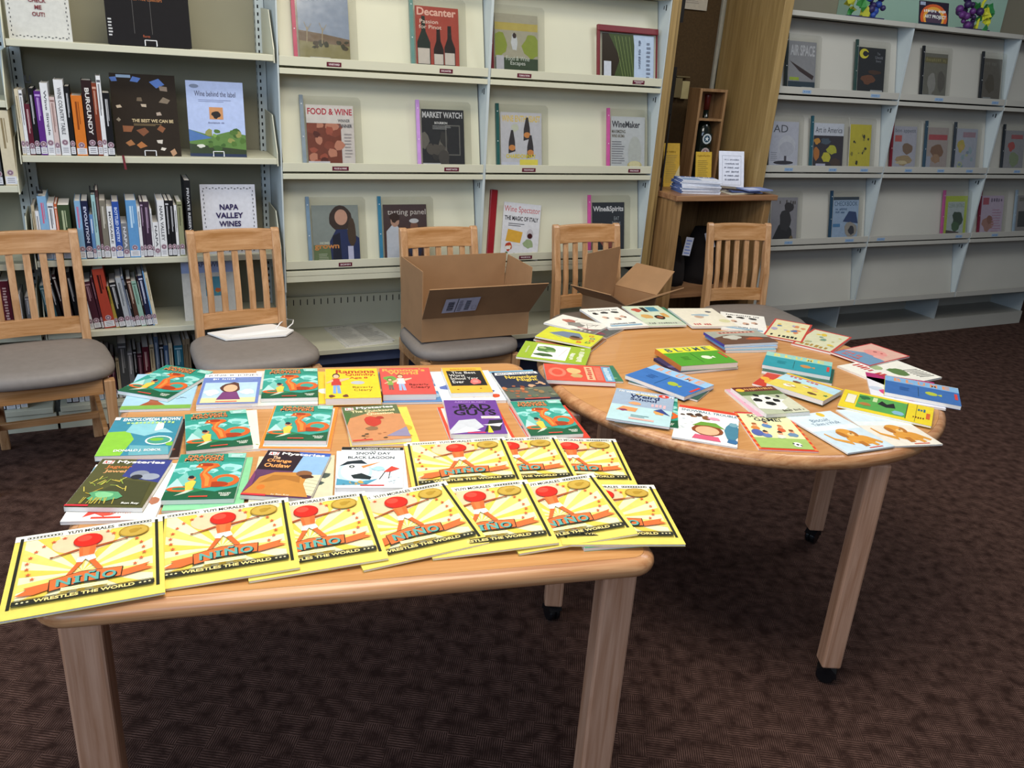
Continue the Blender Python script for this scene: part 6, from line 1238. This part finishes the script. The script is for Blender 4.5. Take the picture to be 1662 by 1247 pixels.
LB = '#8fa8c4'
for (x, z, w, fn, bg, cl, lab, tg) in (
 (3.350, Z1, .190, air, '#8c8c90', '#1c2424', 'grey magazine with tall white title at the left end of the grey shelves', 'AIR'),
 (3.852, Z1, .205, cmag, '#24262a', '#28403c', 'black magazine with a yellow round letter', 'CALIFORNIA'),
 (4.375, Z1, .190, grey1, '#6c6a60', '#181c20', 'dim brownish magazine with two figures on the top grey tier', 'ARCHAEOLOGY'),
 (4.886, Z1, .160, grey2, '#5c564c', '#181c20', 'dark magazine near the right end of the top grey tier', 'ATLANTIC'),
 (3.312, Z2, .205, vd, '#b8bac8', '#141618', 'pale magazine with a white vase and thin grey letters', 'DESIGN'),
 (3.630, Z2, .225, artm, '#c8ccd8', '#24505c', 'white topped magazine with blurry yellow and dark picture', 'ART'),
 (3.906, Z2, .165, yel, '#c0b43c', None, 'yellow magazine with small dark drawings', 'ARTS'),
 (4.257, Z2, .190, bon, '#a8a8b4', '#6c1c28', 'pale food magazine with tacos and dark red binding', 'FOOD'),
 (4.542, Z2, .180, gourm, '#a09490', '#2c4454', 'brownish food magazine between two pale ones', 'COOKING'),
 (4.796, Z2, .190, hgtv, '#a0a4b0', '#2c343c', 'pale magazine with a yellow wreath', 'HOME'),
 (5.250, Z2, .190, veg, '#8c8c90', '#20262c', 'grey magazine with a red tomato at the right end of the middle tier', 'HEALTH'),
 (3.414, Z3, .195, dog, '#8a8890', None, 'grey magazine with a dark crouching figure behind the last chair', 'AMERICAN'),
 (3.886, Z3, .205, chk, '#9ab0cc', '#1c3c54', 'light blue reader magazine with a dark blue cap', 'CHECKBOOK'),
 (4.846, Z3, .205, grn, '#a8b83c', '#a04878', 'green bordered magazine with pink binding', 'CLEAN'),
 (5.190, Z3, .215, pinkm, '#b8a8bc', '#6c1c30', 'pinkish magazine with dark red binding low at the right edge', 'HEALTH'),
 (5.545, Z3, .180, lastm, '#8a8684', '#7c8c98', 'grey magazine with a dark photo cut by the right frame edge', 'NEWS')):
    magazine(x, z, YR, w, fn, bg, cl, lab, G2, tagtext=tg, tagcol=LB)
m = MB(); t = Art(.066, .017, LB); t.text('BICYCLING', .15, .28, .85, .72, '#5878a0'); Mx = Matrix.Translation((4.28, YR-.0009, Z3+.014)) @ Matrix.Rotation(R(90), 4, 'X'); m.box(-.033, -.0085, -.0006, .033, .0085, 0, 0, lin(LB), Mx); t.onto(m, Mx, .0001)
o = m.build('shelf_label', MATTE); tag(o, 'pale blue shelf label under the empty part of the lowest magazine tier', 'label', 'shelf labels')

# ================================================================== ON TOP OF THE GREY SHELVING
r = empty('sign_card', (4.410, 3.80, 1.9145), (0, 0, R(-6)), 'small dark card with an orange rainbow and white lettering on top of the grey shelving', 'sign')
a = Art(.215, .135, '#2c2430'); a.ell(.5, .35, .46, .55, '#c85c30', 26); a.ell(.5, .35, .36, .44, '#e0a040', 24); a.ell(.5, .3, .28, .36, '#4c3c4c', 22); a.rect(0, 0, 1, .14, '#26303c'); a.text('KIDS RAINBOW', .15, .55, .9, .68, '#e4e4dc'); a.text('ART PROJECT', .18, .28, .92, .46, '#e4e4dc'); a.rect(.02, .82, .2, .96, '#9aa4b8')
L = Matrix.Rotation(R(76), 4, 'X') @ Matrix.Translation((0, .0675, 0)); m = MB(); m.box(-.1075, -.0675, -.003, .1075, .0675, 0, 0, lin('#2c2430'), L); m.build('backing', MATTE, r); m = MB(); a.onto(m, L, .0004); m.build('printed_face', MATTE, r)
def grape_sculpture(x, y, z, cols, label, h, w, seed):
    r = empty('grape_sculpture', (x, y, z), (0, 0, 0), label, 'decoration', 'paper grape clusters on top of the grey shelving')
    rg = random.Random(seed)
    mats = [flat_mat('grape_'+str(seed)+str(i), c, 0.45) for i, c in enumerate(cols)]
    m = MB(); m.box(-w*.42, -.02, 0, w*.42, .02, .012); m.build('base', mats[0], r)
    m = MB()
    for k in range(36):
        zz = rg.uniform(.02, h); xx = rg.uniform(-w*.5, w*.02); rr = rg.uniform(.014, .024); secs = []
        prof = [(rr*math.sin(math.pi*i/6)+1e-4, -rr*math.cos(math.pi*i/6)) for i in range(7)]
        m.lathe(prof, 10, (xx, rg.uniform(-.03, .03), zz), rg.choice([0, 0, 1]))
    m.build('grapes', [mats[0], mats[1]], r, smooth=True)
    m = MB()
    for k in range(22):
        xx = rg.uniform(w*.0, w*.45); zz = rg.uniform(.01, h); a0 = rg.uniform(0, 6.28); L_ = rg.uniform(.03, .055); y0 = rg.uniform(-.03, .03)
        p = [Vector((xx, y0, zz))+Vector((math.cos(a0+t)*L_*q, rg.uniform(-.012, .012), math.sin(a0+t)*L_*q)) for t, q in ((0, 1), (.6, .6), (1.4, .8), (2.2, .45), (3.14, .7), (4, .5), (4.8, .8), (5.6, .6))]
        n = Vector((0, .002, 0)); b = len(p)
        m.add([tuple(v) for v in p]+[tuple(v+n) for v in p], [tuple(range(b)), tuple(range(2*b-1, b-1, -1))]+[(i, (i+1) % b, b+(i+1) % b, b+i) for i in range(b)], rg.choice([0, 0, 1]))
    m.build('leaves', [mats[2], mats[3]], r)
    m = MB(); m.tube([(w*.1, 0, .0), (w*.12, .0, h*.6), (w*.3, 0, h*.85)], .008, 8); m.build('stem', mats[3], r)
grape_sculpture(3.89, 3.82, 1.9145, ['#2c2450', '#24408c', '#2f7a34', '#b8b83c'], 'green and blue paper grape cluster left of the rainbow card', .26, -.30, 1)
grape_sculpture(4.765, 3.82, 1.9145, ['#34204c', '#5c2c6c', '#2c7c40', '#c8c830'], 'purple paper grape cluster with a yellow leaf right of the rainbow card', .26, .30, 2)
